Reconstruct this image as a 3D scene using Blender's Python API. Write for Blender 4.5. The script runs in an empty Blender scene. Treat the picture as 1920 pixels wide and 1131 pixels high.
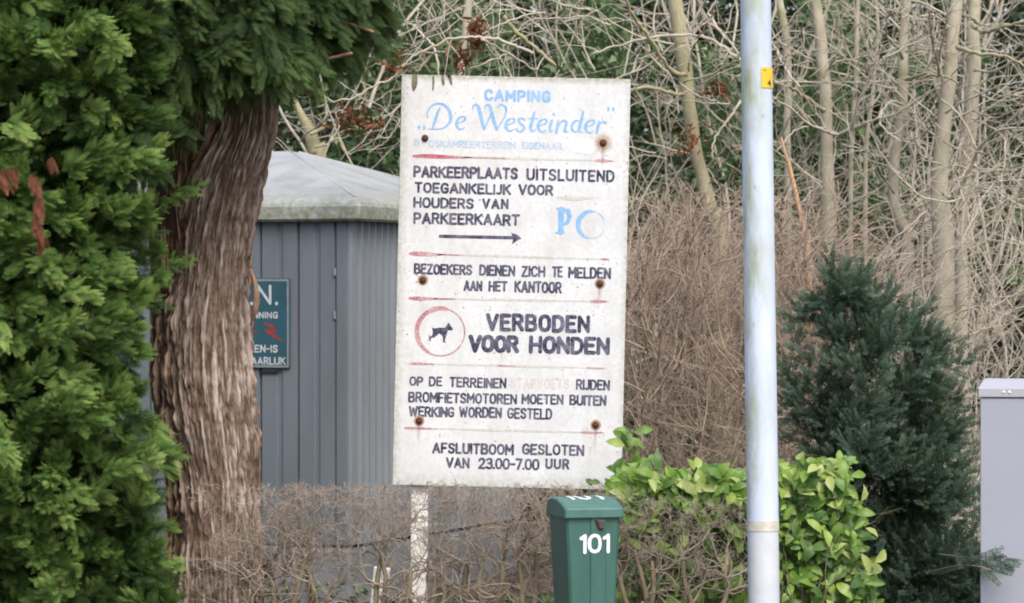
import bpy, math, random
import numpy as np
from mathutils import Vector, Matrix

random.seed(7)
RNG = np.random.default_rng(7)
PI = math.pi
scene = bpy.context.scene
COL = scene.collection

# ------------------------------------------------------------------ camera, sky, sun, exposure
F = 6240.0            # focal length in pixels of the 1920 px wide photograph
CAMZ = 1.75
cam_d = bpy.data.cameras.new('camera')
cam = bpy.data.objects.new('camera', cam_d)
COL.objects.link(cam)
cam.location = (0, 0, CAMZ)
cam.rotation_euler = (math.radians(90), 0, 0)
cam_d.sensor_width = 36.0
cam_d.lens = 36.0 * F / 1920.0
cam_d.clip_start = 0.1
cam_d.clip_end = 1000
cam_d.dof.use_dof = True
cam_d.dof.focus_distance = 15.8
cam_d.dof.aperture_fstop = 5.6
scene.camera = cam

world = bpy.data.worlds.new('World')
scene.world = world
world.use_nodes = True
wn = world.node_tree
for n in list(wn.nodes):
    wn.nodes.remove(n)
SUN_EL, SUN_AZ = math.radians(52), math.radians(158)   # azimuth clockwise from +Y (behind the camera, to the right)
sky = wn.nodes.new('ShaderNodeTexSky')
sky.sky_type = 'NISHITA'
sky.sun_disc = False
sky.sun_elevation = SUN_EL
sky.sun_rotation = SUN_AZ
sky.air_density = 1.0
sky.dust_density = 4.0
sky.ozone_density = 0.6
bg = wn.nodes.new('ShaderNodeBackground')
bg.inputs['Strength'].default_value = 0.15
out = wn.nodes.new('ShaderNodeOutputWorld')
wn.links.new(sky.outputs[0], bg.inputs[0])
wn.links.new(bg.outputs[0], out.inputs[0])

sun_d = bpy.data.lights.new('sun', 'SUN')
sun_d.energy = 1.3
sun_d.angle = math.radians(35)
sun_d.color = (1.0, 0.985, 0.965)
sun = bpy.data.objects.new('sun', sun_d)
COL.objects.link(sun)
sdir = Vector((math.sin(SUN_AZ) * math.cos(SUN_EL), math.cos(SUN_AZ) * math.cos(SUN_EL), math.sin(SUN_EL)))
sun.rotation_euler = sdir.to_track_quat('Z', 'Y').to_euler()

vs = scene.view_settings
vs.view_transform = 'Standard'
vs.look = 'None'
vs.exposure = 0.82
vs.gamma = 1.0
vs.use_curve_mapping = False
scene.cycles.max_bounces = 6
scene.cycles.diffuse_bounces = 3
scene.cycles.glossy_bounces = 2
scene.cycles.transparent_max_bounces = 8
scene.cycles.filter_width = 1.9

# ------------------------------------------------------------------ helpers
def W(px, py, Y):
    """pixel of the photograph at distance Y -> point in the place"""
    return Vector(((px - 960.0) * Y / F, Y, CAMZ - (py - 565.5) * Y / F))

def M_(Y):
    return Y / F          # metres per photo pixel at distance Y

def tag(o, label=None, cat=None, group=None, kind=None):
    if label: o['label'] = label
    if cat: o['category'] = cat
    if group: o['group'] = group
    if kind: o['kind'] = kind
    return o

def empty(name, loc=(0, 0, 0), rot=(0, 0, 0)):
    o = bpy.data.objects.new(name, None)
    COL.objects.link(o)
    o.location = loc
    o.rotation_euler = rot
    o.empty_display_size = 0.1
    return o

def new_mesh(name, V, faces, tint=None, smooth=False):
    """V (n,3); faces: ndarray (m,k) or list of tuples"""
    me = bpy.data.meshes.new(name)
    V = np.asarray(V, dtype=np.float32)
    if isinstance(faces, np.ndarray):
        m, k = faces.shape
        me.vertices.add(len(V)); me.vertices.foreach_set('co', V.ravel())
        me.loops.add(m * k); me.loops.foreach_set('vertex_index', faces.astype(np.int32).ravel())
        me.polygons.add(m)
        me.polygons.foreach_set('loop_start', np.arange(0, m * k, k, dtype=np.int32))
        me.update(calc_edges=True)
    else:
        me.from_pydata([tuple(map(float, v)) for v in V], [], faces)
    if tint is not None:
        a = me.attributes.new('tint', 'FLOAT', 'POINT')
        a.data.foreach_set('value', np.asarray(tint, dtype=np.float32))
    if smooth:
        me.polygons.foreach_set('use_smooth', np.ones(len(me.polygons), dtype=bool))
    me.update()
    return me

def obj(name, me, mat=None, parent=None, loc=None):
    o = bpy.data.objects.new(name, me)
    COL.objects.link(o)
    if mat is not None and len(me.materials) == 0:
        me.materials.append(mat)
    if parent is not None: o.parent = parent
    if loc is not None: o.location = loc
    return o

def bevel(o, w=0.004, seg=2, ang=35):
    m = o.modifiers.new('bevel', 'BEVEL')
    m.width = w; m.segments = seg; m.limit_method = 'ANGLE'; m.angle_limit = math.radians(ang)
    return o

def box_vf(x0, x1, y0, y1, z0, z1):
    V = [(x0, y0, z0), (x1, y0, z0), (x1, y1, z0), (x0, y1, z0), (x0, y0, z1), (x1, y0, z1), (x1, y1, z1), (x0, y1, z1)]
    Fc = [(0, 3, 2, 1), (4, 5, 6, 7), (0, 1, 5, 4), (1, 2, 6, 5), (2, 3, 7, 6), (3, 0, 4, 7)]
    return V, Fc

def box(name, x0, x1, y0, y1, z0, z1, mat, parent=None, bev=0.0):
    V, Fc = box_vf(x0, x1, y0, y1, z0, z1)
    o = obj(name, new_mesh(name, V, Fc), mat, parent)
    if bev: bevel(o, bev)
    return o

def loft(rings, cap=True):
    """rings: list of lists of points, equal length"""
    n = len(rings[0]); V = []; Fc = []
    for r in rings: V += [tuple(p) for p in r]
    for i in range(len(rings) - 1):
        for j in range(n):
            a = i * n + j; b = i * n + (j + 1) % n
            Fc.append((a, b, b + n, a + n))
    if cap:
        Fc.append(tuple(range(n - 1, -1, -1)))
        Fc.append(tuple(range((len(rings) - 1) * n, len(rings) * n)))
    return V, Fc

def _hash(i, j, k, s):
    h = (i * 374761393 + j * 668265263 + k * 2147483647 * 0 + k * 1274126177 + s * 974634777) & 0xFFFFFFFF
    h = ((h ^ (h >> 13)) * 1274126177) & 0xFFFFFFFF
    h = (h ^ (h >> 16)) & 0xFFFFFFFF
    return h.astype(np.float64) / 4294967295.0

def vnoise(x, y, z, s=0):
    x, y, z = np.broadcast_arrays(np.asarray(x, float), np.asarray(y, float), np.asarray(z, float))
    i = np.floor(x).astype(np.int64); j = np.floor(y).astype(np.int64); k = np.floor(z).astype(np.int64)
    fx, fy, fz = x - i, y - j, z - k
    fx = fx * fx * (3 - 2 * fx); fy = fy * fy * (3 - 2 * fy); fz = fz * fz * (3 - 2 * fz)
    r = 0
    for a in (0, 1):
        for b in (0, 1):
            for c in (0, 1):
                w = (fx if a else 1 - fx) * (fy if b else 1 - fy) * (fz if c else 1 - fz)
                r = r + w * _hash(i + a, j + b, k + c, s)
    return r

def fbm(x, y, z, s=0, o=4):
    r = 0; a = 0.5; f = 1.0
    for q in range(o):
        r = r + a * vnoise(np.asarray(x) * f, np.asarray(y) * f, np.asarray(z) * f, s + q); a *= 0.5; f *= 2.03
    return r

# ------------------------------------------------------------------ materials
def mat_new(name):
    m = bpy.data.materials.new(name); m.use_nodes = True
    nt = m.node_tree
    return m, nt, nt.nodes['Principled BSDF']

def ramp(nt, stops, interp='LINEAR'):
    r = nt.nodes.new('ShaderNodeValToRGB')
    r.color_ramp.interpolation = interp
    e = r.color_ramp.elements
    while len(e) < len(stops): e.new(0.5)
    for el, (p, c) in zip(e, stops):
        el.position = p; el.color = (c[0], c[1], c[2], 1) if not isinstance(c, (int, float)) else (c, c, c, 1)
    return r

def noise(nt, scale, detail=4, rough=0.6, coord='Object', stretch=None, dist=0.0):
    t = nt.nodes.new('ShaderNodeTexCoord')
    n = nt.nodes.new('ShaderNodeTexNoise')
    n.inputs['Scale'].default_value = scale; n.inputs['Detail'].default_value = detail
    n.inputs['Roughness'].default_value = rough; n.inputs['Distortion'].default_value = dist
    if stretch:
        mp = nt.nodes.new('ShaderNodeMapping'); mp.inputs['Scale'].default_value = stretch
        nt.links.new(t.outputs[coord], mp.inputs[0]); nt.links.new(mp.outputs[0], n.inputs['Vector'])
    else:
        nt.links.new(t.outputs[coord], n.inputs['Vector'])
    return n

def mixc(nt, fac, a, b, blend='MIX'):
    m = nt.nodes.new('ShaderNodeMix'); m.data_type = 'RGBA'; m.blend_type = blend
    for s, v in ((m.inputs[0], fac), (m.inputs[6], a), (m.inputs[7], b)):
        if isinstance(v, (int, float)): s.default_value = v
        elif isinstance(v, tuple): s.default_value = (*v[:3], 1)
        else: nt.links.new(v, s)
    return m.outputs[2]

def math_(nt, op, a, b=0.0, clamp=False):
    m = nt.nodes.new('ShaderNodeMath'); m.operation = op; m.use_clamp = clamp
    for s, v in ((m.inputs[0], a), (m.inputs[1], b)):
        if isinstance(v, (int, float)): s.default_value = v
        else: nt.links.new(v, s)
    return m.outputs[0]

def bump(nt, h, strength=0.3, dist=0.01):
    b = nt.nodes.new('ShaderNodeBump'); b.inputs['Strength'].default_value = strength; b.inputs['Distance'].default_value = dist
    nt.links.new(h, b.inputs['Height'])
    return b.outputs[0]

def maprange(nt, v, a, b, c=0.0, d=1.0):
    m = nt.nodes.new('ShaderNodeMapRange'); m.clamp = True
    nt.links.new(v, m.inputs[0])
    for i, q in enumerate((a, b, c, d)): m.inputs[1 + i].default_value = q
    return m.outputs[0]

def sep(nt, coord='Object'):
    t = nt.nodes.new('ShaderNodeTexCoord'); s = nt.nodes.new('ShaderNodeSeparateXYZ')
    nt.links.new(t.outputs[coord], s.inputs[0])
    return s

def simple(name, col, rough=0.6, var=0.25, scale=8.0, metal=0.0, spec=None, bmp=0.1, col2=None):
    m, nt, p = mat_new(name)
    n = noise(nt, scale, 5)
    c2 = col2 or tuple(c * (1 - var) for c in col)
    r = ramp(nt, [(0.35, c2), (0.65, col)])
    nt.links.new(n.outputs[0], r.inputs[0]); nt.links.new(r.outputs[0], p.inputs['Base Color'])
    p.inputs['Roughness'].default_value = rough; p.inputs['Metallic'].default_value = metal
    if spec is not None: p.inputs['Specular IOR Level'].default_value = spec
    if bmp:
        n2 = noise(nt, scale * 12, 3)
        nt.links.new(bump(nt, n2.outputs[0], bmp, 0.002), p.inputs['Normal'])
    return m

def leafmat(name, stops, rough=0.5, trans=0.3, spec=0.3, inst=False):
    """colour comes from a per-leaf tint"""
    m, nt, p = mat_new(name)
    a = nt.nodes.new('ShaderNodeAttribute'); a.attribute_name = 'tint'
    r = ramp(nt, stops)
    if inst:
        a2 = nt.nodes.new('ShaderNodeAttribute'); a2.attribute_type = 'INSTANCER'; a2.attribute_name = 'spray_tint'
        nt.links.new(math_(nt, 'ADD', a.outputs['Fac'], a2.outputs['Fac'], True), r.inputs[0])
    else:
        nt.links.new(a.outputs['Fac'], r.inputs[0])
    nt.links.new(r.outputs[0], p.inputs['Base Color'])
    p.inputs['Roughness'].default_value = rough
    p.inputs['Specular IOR Level'].default_value = spec
    if trans:
        tr = nt.nodes.new('ShaderNodeBsdfTranslucent')
        g = mixc(nt, 0.5, r.outputs[0], (0.5, 0.7, 0.1), 'MULTIPLY')
        h = mixc(nt, 0.55, r.outputs[0], (0.25, 0.34, 0.06))
        nt.links.new(h, tr.inputs[0])
        mx = nt.nodes.new('ShaderNodeMixShader'); mx.inputs[0].default_value = trans
        nt.links.new(p.outputs[0], mx.inputs[1]); nt.links.new(tr.outputs[0], mx.inputs[2])
        nt.links.new(mx.outputs[0], nt.nodes['Material Output'].inputs[0])
    return m

def woodmat(name, a, b, moss=None, moss_amt=0.5, scale=14):
    m, nt, p = mat_new(name)
    n = noise(nt, scale, 5, 0.65, stretch=(1, 1, 0.35))
    r = ramp(nt, [(0.3, a), (0.7, b)])
    nt.links.new(n.outputs[0], r.inputs[0])
    at = nt.nodes.new('ShaderNodeAttribute'); at.attribute_name = 'tint'
    c = mixc(nt, 1.0, r.outputs[0], math_(nt, 'MULTIPLY_ADD', at.outputs['Fac'], 0.5), 'MIX') if False else r.outputs[0]
    c2 = mixc(nt, maprange(nt, at.outputs['Fac'], 0, 1, 0, 0.6), c, b)
    if moss:
        n2 = noise(nt, 5, 4, 0.6)
        c2 = mixc(nt, maprange(nt, n2.outputs[0], 0.62 - 0.25 * moss_amt, 0.72 - 0.2 * moss_amt), c2, moss)
    nt.links.new(c2, p.inputs['Base Color'])
    p.inputs['Roughness'].default_value = 0.85
    n3 = noise(nt, 60, 3, 0.6, stretch=(1, 1, 0.4))
    nt.links.new(bump(nt, n3.outputs[0], 0.4, 0.004), p.inputs['Normal'])
    return m

# ------------------------------------------------------------------ tubes and twigs
def seg_tubes(P0, P1, R0, R1, sides=4, tint=None):
    P0 = np.asarray(P0, float); P1 = np.asarray(P1, float); R0 = np.asarray(R0, float); R1 = np.asarray(R1, float)
    d = P1 - P0; L = np.linalg.norm(d, axis=1, keepdims=True); L[L < 1e-9] = 1; d = d / L
    up = np.where(np.abs(d[:, 2:3]) > 0.9, np.array([[1.0, 0, 0]]), np.array([[0, 0, 1.0]]))
    u = np.cross(d, up); u /= np.linalg.norm(u, axis=1, keepdims=True); v = np.cross(d, u)
    a = np.arange(sides) * 2 * PI / sides
    ring = u[:, None, :] * np.cos(a)[None, :, None] + v[:, None, :] * np.sin(a)[None, :, None]
    A = P0[:, None, :] + ring * R0[:, None, None]
    B = P1[:, None, :] + ring * R1[:, None, None]
    V = np.concatenate([A, B], axis=1).reshape(-1, 3)
    N = len(P0); base = (np.arange(N) * 2 * sides)[:, None]
    j = np.arange(sides); k = (j + 1) % sides
    q = np.stack([j, k, k + sides, j + sides], axis=1)
    Fc = (base[:, :, None] + q[None, :, :]).reshape(-1, 4)
    t = np.repeat(np.asarray(tint if tint is not None else RNG.random(N)), 2 * sides)
    return V, Fc, t

def spline(pts, n=6):
    """Catmull-Rom through points (tuples of any length)"""
    P = np.asarray(pts, float)
    if len(P) < 3:
        t = np.linspace(0, 1, n + 1)[:, None]
        return P[0] * (1 - t) + P[-1] * t
    Q = np.vstack([2 * P[0] - P[1], P, 2 * P[-1] - P[-2]])
    out_ = []
    for i in range(1, len(Q) - 2):
        for t in np.arange(n) / n:
            a, b, c, d = Q[i - 1], Q[i], Q[i + 1], Q[i + 2]
            out_.append(0.5 * ((2 * b) + (c - a) * t + (2 * a - 5 * b + 4 * c - d) * t * t + (3 * b - a - 3 * c + d) * t ** 3))
    out_.append(P[-1])
    return np.array(out_)

def tube(pts, radii, sides=10, bumpy=0.0, seed=0, fscale=8.0):
    """one continuous closed tube along pts"""
    P = np.asarray(pts, float); R = np.asarray(radii, float); n = len(P)
    T = np.gradient(P, axis=0); T /= np.linalg.norm(T, axis=1, keepdims=True) + 1e-12
    ref = np.array([0.0, -1.0, 0.0]) if abs(T[0][1]) < 0.9 else np.array([1.0, 0, 0])
    V = []
    a = np.arange(sides) * 2 * PI / sides
    u = np.cross(T[0], ref); u /= np.linalg.norm(u)
    for i in range(n):
        u = u - T[i] * np.dot(u, T[i]); u /= np.linalg.norm(u) + 1e-12
        w = np.cross(T[i], u)
        ring = u[None] * np.cos(a)[:, None] + w[None] * np.sin(a)[:, None]
        r = R[i]
        if bumpy:
            pr = P[i] + ring * r
            nz = fbm(pr[:, 0] * fscale, pr[:, 1] * fscale, pr[:, 2] * fscale * 0.6, seed, 3) - 0.45
            V.append(P[i] + ring * (r * (1 + bumpy * nz * 2))[:, None])
        else:
            V.append(P[i] + ring * r)
    V = np.vstack(V)
    Fc = []
    j = np.arange(sides); k = (j + 1) % sides
    for i in range(n - 1):
        Fc.append(np.stack([i * sides + j, i * sides + k, (i + 1) * sides + k, (i + 1) * sides + j], axis=1))
    Fc = np.vstack(Fc)
    # end caps as a fan of quads (degenerate) around an added centre vertex
    c0, c1 = len(V), len(V) + 1
    V = np.vstack([V, P[0][None], (P[-1] + T[-1] * R[-1] * 0.5)[None]])
    cap0 = np.stack([np.full(sides, c0), k, j], axis=1)
    b = (n - 1) * sides
    cap1 = np.stack([np.full(sides, c1), b + j, b + k], axis=1)
    faces = [tuple(f) for f in Fc.tolist()] + [tuple(f) for f in cap0.tolist()] + [tuple(f) for f in cap1.tolist()]
    return V, faces

class Segs:
    def __init__(s): s.a = []; s.b = []; s.ra = []; s.rb = []; s.t = []
    def add(s, a, b, ra, rb, t): s.a.append(tuple(a)); s.b.append(tuple(b)); s.ra.append(ra); s.rb.append(rb); s.t.append(t)
    def build(s, name, mat, parent=None, sides=4, origin=None):
        if not s.a: return None
        A = np.array(s.a); B = np.array(s.b)
        if origin is not None: A = A - np.array(origin); B = B - np.array(origin)
        V, Fc, t = seg_tubes(A, B, s.ra, s.rb, sides, s.t)
        return obj(name, new_mesh(name, V, Fc, t, smooth=True), mat, parent)

def grow(S, p, d, length, r, level, step=0.05, wander=0.25, gravity=0.0, kids=(2, 4), spread=0.9, shrink=0.6, bound=None, t=None, zig=0.0):
    """crooked branching twig; adds segments to S"""
    n = max(2, int(length / step)); p = Vector(p); d = Vector(d).normalized()
    t = random.random() if t is None else t
    spots = []
    for i in range(n):
        d = (d + Vector((random.gauss(0, wander), random.gauss(0, wander), random.gauss(0, wander) + gravity))).normalized()
        q = p + d * step
        if bound and not bound(q):
            break
        f0, f1 = 1 - 0.65 * i / n, 1 - 0.65 * (i + 1) / n
        S.add(p, q, r * f0, r * f1, t)
        spots.append((q.copy(), d.copy(), r * f1))
        p = q
    if level > 0 and spots:
        for _ in range(random.randint(*kids)):
            q, dd, rr = random.choice(spots)
            side = Vector((random.gauss(0, 1), random.gauss(0, 1), random.gauss(0, 1))); side = (side - dd * side.dot(dd)).normalized()
            grow(S, q, dd + side * spread * random.uniform(0.6, 1.4), length * shrink * random.uniform(0.7, 1.2), max(rr * 0.75, 0.0012), level - 1,
                 step, wander, gravity, kids, spread, shrink, bound, min(1, max(0, t + random.gauss(0, 0.1))), zig)

# ------------------------------------------------------------------ leaves
def place_many(tv, tf, pos, ax, ay, az, scale):
    """template verts (m,3), faces (f,k); pos (N,3); axes (N,3) each; scale (N,) -> V, F"""
    N = len(pos)
    V = (tv[None, :, 0:1] * ax[:, None, :] + tv[None, :, 1:2] * ay[:, None, :] + tv[None, :, 2:3] * az[:, None, :]) * scale[:, None, None] + pos[:, None, :]
    Fc = tf[None] + (np.arange(N) * len(tv))[:, None, None]
    return V.reshape(-1, 3), Fc.reshape(-1, tf.shape[1])

def frames(d, roll=None, up=None):
    """orthonormal frames whose y axis is d"""
    d = d / (np.linalg.norm(d, axis=1, keepdims=True) + 1e-12)
    if up is None: up = RNG.normal(size=d.shape)
    x = np.cross(d, up); x /= np.linalg.norm(x, axis=1, keepdims=True) + 1e-12
    z = np.cross(x, d)
    return x, d, z

def leaf_template(w=0.45, curl=0.15, fold=0.12):
    V = np.array([(0, 0, 0), (-w * .35, .22, fold * .6), (w * .35, .22, fold * .6), (0, .3, 0), (-w * .5, .55, fold), (w * .5, .55, fold), (0, .6, curl * .3),
                  (-w * .3, .82, fold * .5 - curl * .5), (w * .3, .82, fold * .5 - curl * .5), (0, 1, -curl)], float)
    Fc = [(0, 3, 1), (0, 2, 3), (1, 3, 6), (1, 6, 4), (3, 2, 5), (3, 5, 6), (4, 6, 7), (6, 5, 8), (7, 6, 9), (6, 8, 9)]
    return V, np.array(Fc)

def lobed_leaf():
    V = np.array([(0, 0, 0), (-.42, .2, .06), (-.25, .5, .03), (0, 1, -.05), (.25, .5, .03), (.42, .2, .06)], float)
    return V, np.array([(0, 5, 4), (0, 4, 3), (0, 3, 2), (0, 2, 1)])

def spray_template(nb=9, wide=0.034, seed=1, ang=48, sub=3, wd=.48):
    """flat fern-like spray of scale foliage, length 1 along +y"""
    r = random.Random(seed); V = []; Fc = []
    def blade(p, d, L, w, z0, z1):
        n = (-d[1], d[0]); i = len(V)
        m = (p[0] + d[0] * L * .5, p[1] + d[1] * L * .5)
        V.extend([(p[0], p[1], z0), (m[0] - n[0] * w, m[1] - n[1] * w, (z0 + z1) / 2), (p[0] + d[0] * L, p[1] + d[1] * L, z1), (m[0] + n[0] * w, m[1] + n[1] * w, (z0 + z1) / 2)])
        Fc.append((i, i + 1, i + 2, i + 3))
    def zof(y, x): return -0.18 * y * y - 0.25 * abs(x) + 0.05 * math.sin(7 * y)
    for s in range(4):
        y = s * .25
        blade((0, y), (0, 1), .30, wide * (1.1 - y * .4), zof(y, 0), zof(y + .3, 0))
    for k in range(nb):
        y = 0.06 + 0.86 * k / nb
        for sgn in (-1, 1):
            yy = y + r.uniform(-.03, .03)
            L = (wd * (1 - yy) ** .8 + .05) * r.uniform(.75, 1.15)
            a = math.radians(ang + r.uniform(-9, 9)); d = (sgn * math.sin(a), math.cos(a))
            blade((0, yy), d, L, wide, zof(yy, 0), zof(yy + d[1] * L, d[0] * L))
            for q in range(sub):
                f = .25 + .6 * q / sub
                if L * f < .06: continue
                for s2 in (-1, 1):
                    a2 = a * sgn + s2 * math.radians(38 + r.uniform(-8, 8)); d2 = (math.sin(a2), math.cos(a2))
                    pp = (d[0] * L * f, yy + d[1] * L * f)
                    LL = L * (1 - f) * .75 + .03
                    blade(pp, d2, LL, wide * .85, zof(pp[1], pp[0]), zof(pp[1] + d2[1] * LL, pp[0] + d2[0] * LL) - .02)
    return np.array(V, float), np.array(Fc)

# ------------------------------------------------------------------ hand-painted lettering (strokes -> outlines)
G = {
 'A': (.62, [[(0, 0), (.31, 1), (.62, 0)], [(.12, .3), (.5, .3)]]),
 'B': (.56, [[(.3, .52), (0, .52), (0, 1), (.36, 1), (.5, .9), (.5, .64), (.36, .52), (.42, .5), (.55, .38), (.55, .12), (.4, 0), (0, 0), (0, .52)]]),
 'C': (.54, [[(.54, .8), (.46, .95), (.3, 1), (.12, .94), (.02, .76), (0, .5), (.02, .24), (.12, .06), (.3, 0), (.46, .05), (.54, .2)]]),
 'D': (.56, [[(0, 0), (0, 1), (.3, 1), (.48, .88), (.56, .65), (.56, .35), (.48, .12), (.3, 0), (0, 0)]]),
 'E': (.48, [[(.48, 1), (0, 1), (0, 0), (.48, 0)], [(0, .52), (.4, .52)]]),
 'F': (.46, [[(.46, 1), (0, 1), (0, 0)], [(0, .5), (.38, .5)]]),
 'G': (.56, [[(.54, .82), (.44, .96), (.3, 1), (.12, .94), (.02, .76), (0, .5), (.02, .24), (.12, .06), (.3, 0), (.46, .05), (.55, .18), (.55, .45), (.32, .45)]]),
 'H': (.56, [[(0, 0), (0, 1)], [(.56, 0), (.56, 1)], [(0, .5), (.56, .5)]]),
 'I': (.0, [[(0, 0), (0, 1)]]),
 'J': (.36, [[(.36, 1), (.36, .2), (.28, .04), (.14, 0), (0, .06)]]),
 'K': (.56, [[(0, 0), (0, 1)], [(.54, 1), (0, .45)], [(.16, .6), (.56, 0)]]),
 'L': (.44, [[(0, 1), (0, 0), (.44, 0)]]),
 'M': (.68, [[(0, 0), (0, 1), (.34, .35), (.68, 1), (.68, 0)]]),
 'N': (.56, [[(0, 0), (0, 1), (.56, 0), (.56, 1)]]),
 'O': (.58, [[(.29, 1), (.12, .94), (.02, .76), (0, .5), (.02, .24), (.12, .06), (.29, 0), (.46, .06), (.56, .24), (.58, .5), (.56, .76), (.46, .94), (.29, 1)]]),
 'P': (.52, [[(0, 0), (0, 1), (.34, 1), (.5, .88), (.5, .58), (.34, .45), (0, .45)]]),
 'R': (.54, [[(0, 0), (0, 1), (.34, 1), (.5, .88), (.5, .6), (.34, .48), (0, .48)], [(.28, .48), (.54, 0)]]),
 'S': (.52, [[(.5, .82), (.42, .96), (.26, 1), (.08, .93), (.02, .76), (.08, .6), (.44, .42), (.51, .24), (.44, .07), (.26, 0), (.08, .05), (0, .18)]]),
 'T': (.54, [[(0, 1), (.54, 1)], [(.27, 1), (.27, 0)]]),
 'U': (.56, [[(0, 1), (0, .24), (.1, .06), (.28, 0), (.46, .06), (.56, .24), (.56, 1)]]),
 'V': (.6, [[(0, 1), (.3, 0), (.6, 1)]]),
 'W': (.84, [[(0, 1), (.2, 0), (.42, .85), (.64, 0), (.84, 1)]]),
 'Z': (.52, [[(.02, 1), (.5, 1), (0, 0), (.52, 0)]]),
 '0': (.5, [[(.25, 1), (.1, .94), (.02, .76), (0, .5), (.02, .24), (.1, .06), (.25, 0), (.4, .06), (.48, .24), (.5, .5), (.48, .76), (.4, .94), (.25, 1)]]),
 '1': (.2, [[(0, .84), (.2, 1), (.2, 0)]]),
 '2': (.5, [[(.02, .78), (.08, .94), (.26, 1), (.44, .92), (.48, .74), (.4, .52), (0, 0), (.5, 0)]]),
 '3': (.5, [[(.02, .88), (.14, .98), (.3, 1), (.45, .9), (.46, .66), (.34, .54), (.18, .53), (.34, .52), (.49, .4), (.49, .14), (.36, .01), (.18, 0), (.02, .12)]]),
 '7': (.48, [[(0, 1), (.48, 1), (.16, 0)]]),
 '.': (.0, [[(0, 0), (0, .03)]]),
 '-': (.3, [[(0, .48), (.3, .48)]]),
 ' ': (.3, []),
}

def word(txt, x0, x1, y0, y1, sw, gap=.26):
    """strokes of a word fitted to x0..x1 (outer), y0 bottom..y1 top; list of (pts, radii)"""
    tot = sum(G[c][0] for c in txt) + gap * (len(txt) - 1)
    r = sw / 2; sx = (x1 - x0 - sw) / max(tot, 1e-6); sy = (y1 - y0 - sw); res = []; x = 0
    jr = random.Random(hash(txt) % 1 + len(txt) * 7 + int(x0 * 1000))
    for c in txt:
        w, ss = G[c]
        dy = jr.uniform(-.02, .02)
        for s in ss:
            pts = [(x0 + r + (x + px) * sx, y0 + r + (py + dy) * sy) for px, py in s]
            res.append((np.array(pts), np.full(len(pts), r * jr.uniform(.92, 1.06))))
        x += w + gap
    return res

def outline_mesh(strokes, cell, wear=0.0, wear_scale=120.0, seed=0, holes=0.0):
    """marching squares over the union of brush strokes; returns V (x, z), faces"""
    allp = np.vstack([s[0] for s in strokes]); rm = max(float(np.max(s[1])) for s in strokes)
    lo = allp.min(0) - rm - 3 * cell; hi = allp.max(0) + rm + 3 * cell
    nx = int((hi[0] - lo[0]) / cell) + 2; ny = int((hi[1] - lo[1]) / cell) + 2
    X, Y = np.meshgrid(lo[0] + np.arange(nx) * cell, lo[1] + np.arange(ny) * cell, indexing='ij')
    D = np.full(X.shape, 1e9)
    for pts, rad in strokes:
        for i in range(len(pts) - 1):
            a, b = pts[i], pts[i + 1]; ra, rb = rad[i], rad[i + 1]
            R = max(ra, rb) + 4 * cell
            i0 = max(0, int((min(a[0], b[0]) - R - lo[0]) / cell)); i1 = min(nx, int((max(a[0], b[0]) + R - lo[0]) / cell) + 2)
            j0 = max(0, int((min(a[1], b[1]) - R - lo[1]) / cell)); j1 = min(ny, int((max(a[1], b[1]) + R - lo[1]) / cell) + 2)
            if i1 <= i0 or j1 <= j0: continue
            x = X[i0:i1, j0:j1]; y = Y[i0:i1, j0:j1]
            d = b - a; L2 = float(d @ d) + 1e-12
            t = np.clip(((x - a[0]) * d[0] + (y - a[1]) * d[1]) / L2, 0, 1)
            dist = np.hypot(x - a[0] - t * d[0], y - a[1] - t * d[1]) - (ra + (rb - ra) * t)
            D[i0:i1, j0:j1] = np.minimum(D[i0:i1, j0:j1], dist)
    if wear:
        n = fbm(X * wear_scale, Y * wear_scale, 0.5 + seed, seed, 3)
        D = D + wear * (n - 0.42) * 2
    if holes:
        n = fbm(X * wear_scale * 1.7, Y * wear_scale * 2.4, 3.5 + seed, seed + 5, 3)
        big = fbm(X * 14, Y * 22, 7.5 + seed, seed + 9, 2)
        D = np.maximum(D, (n + 0.35 * big - (0.78 - holes)) * 0.02)
    S = D < 0
    V = []; Fc = []; idx = {}
    def vert(key, x, y):
        if key not in idx:
            idx[key] = len(V); V.append((x, y))
        return idx[key]
    def corner(i, j): return vert((i, j, 0), X[i, j], Y[i, j])
    def edge(i, j, k):
        i2, j2 = (i + 1, j) if k == 1 else (i, j + 1)
        a, b = D[i, j], D[i2, j2]; t = a / (a - b); t = min(.95, max(.05, t))
        return vert((i, j, k), X[i, j] + (X[i2, j2] - X[i, j]) * t, Y[i, j] + (Y[i2, j2] - Y[i, j]) * t)
    cnt = S[:-1, :-1].astype(int) + S[1:, :-1] + S[:-1, 1:] + S[1:, 1:]
    for i, j in zip(*np.nonzero(cnt)):
        c = [(i, j), (i + 1, j), (i + 1, j + 1), (i, j + 1)]
        e = [(i, j, 1), (i + 1, j, 2), (i, j + 1, 1), (i, j, 2)]
        poly = []
        for q in range(4):
            if S[c[q]]: poly.append(corner(*c[q]))
            if S[c[q]] != S[c[(q + 1) % 4]]: poly.append(edge(*e[q]))
        if len(poly) >= 3: Fc.append(tuple(poly))
    return V, Fc

def paint(name, strokes, mat, parent, y=-0.001, cell=0.0018, wear=0.0, ws=120.0, seed=0, holes=0.0, label=None, warp=None):
    V, Fc = outline_mesh(strokes, cell, wear, ws, seed, holes)
    if not Fc: return None
    V3 = [(x, y, z) for x, z in V] if warp is None else [warp(x, z) for x, z in V]
    o = obj(name, new_mesh(name, np.array(V3), Fc), mat, parent)
    if label: o['label'] = label
    return o

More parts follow.
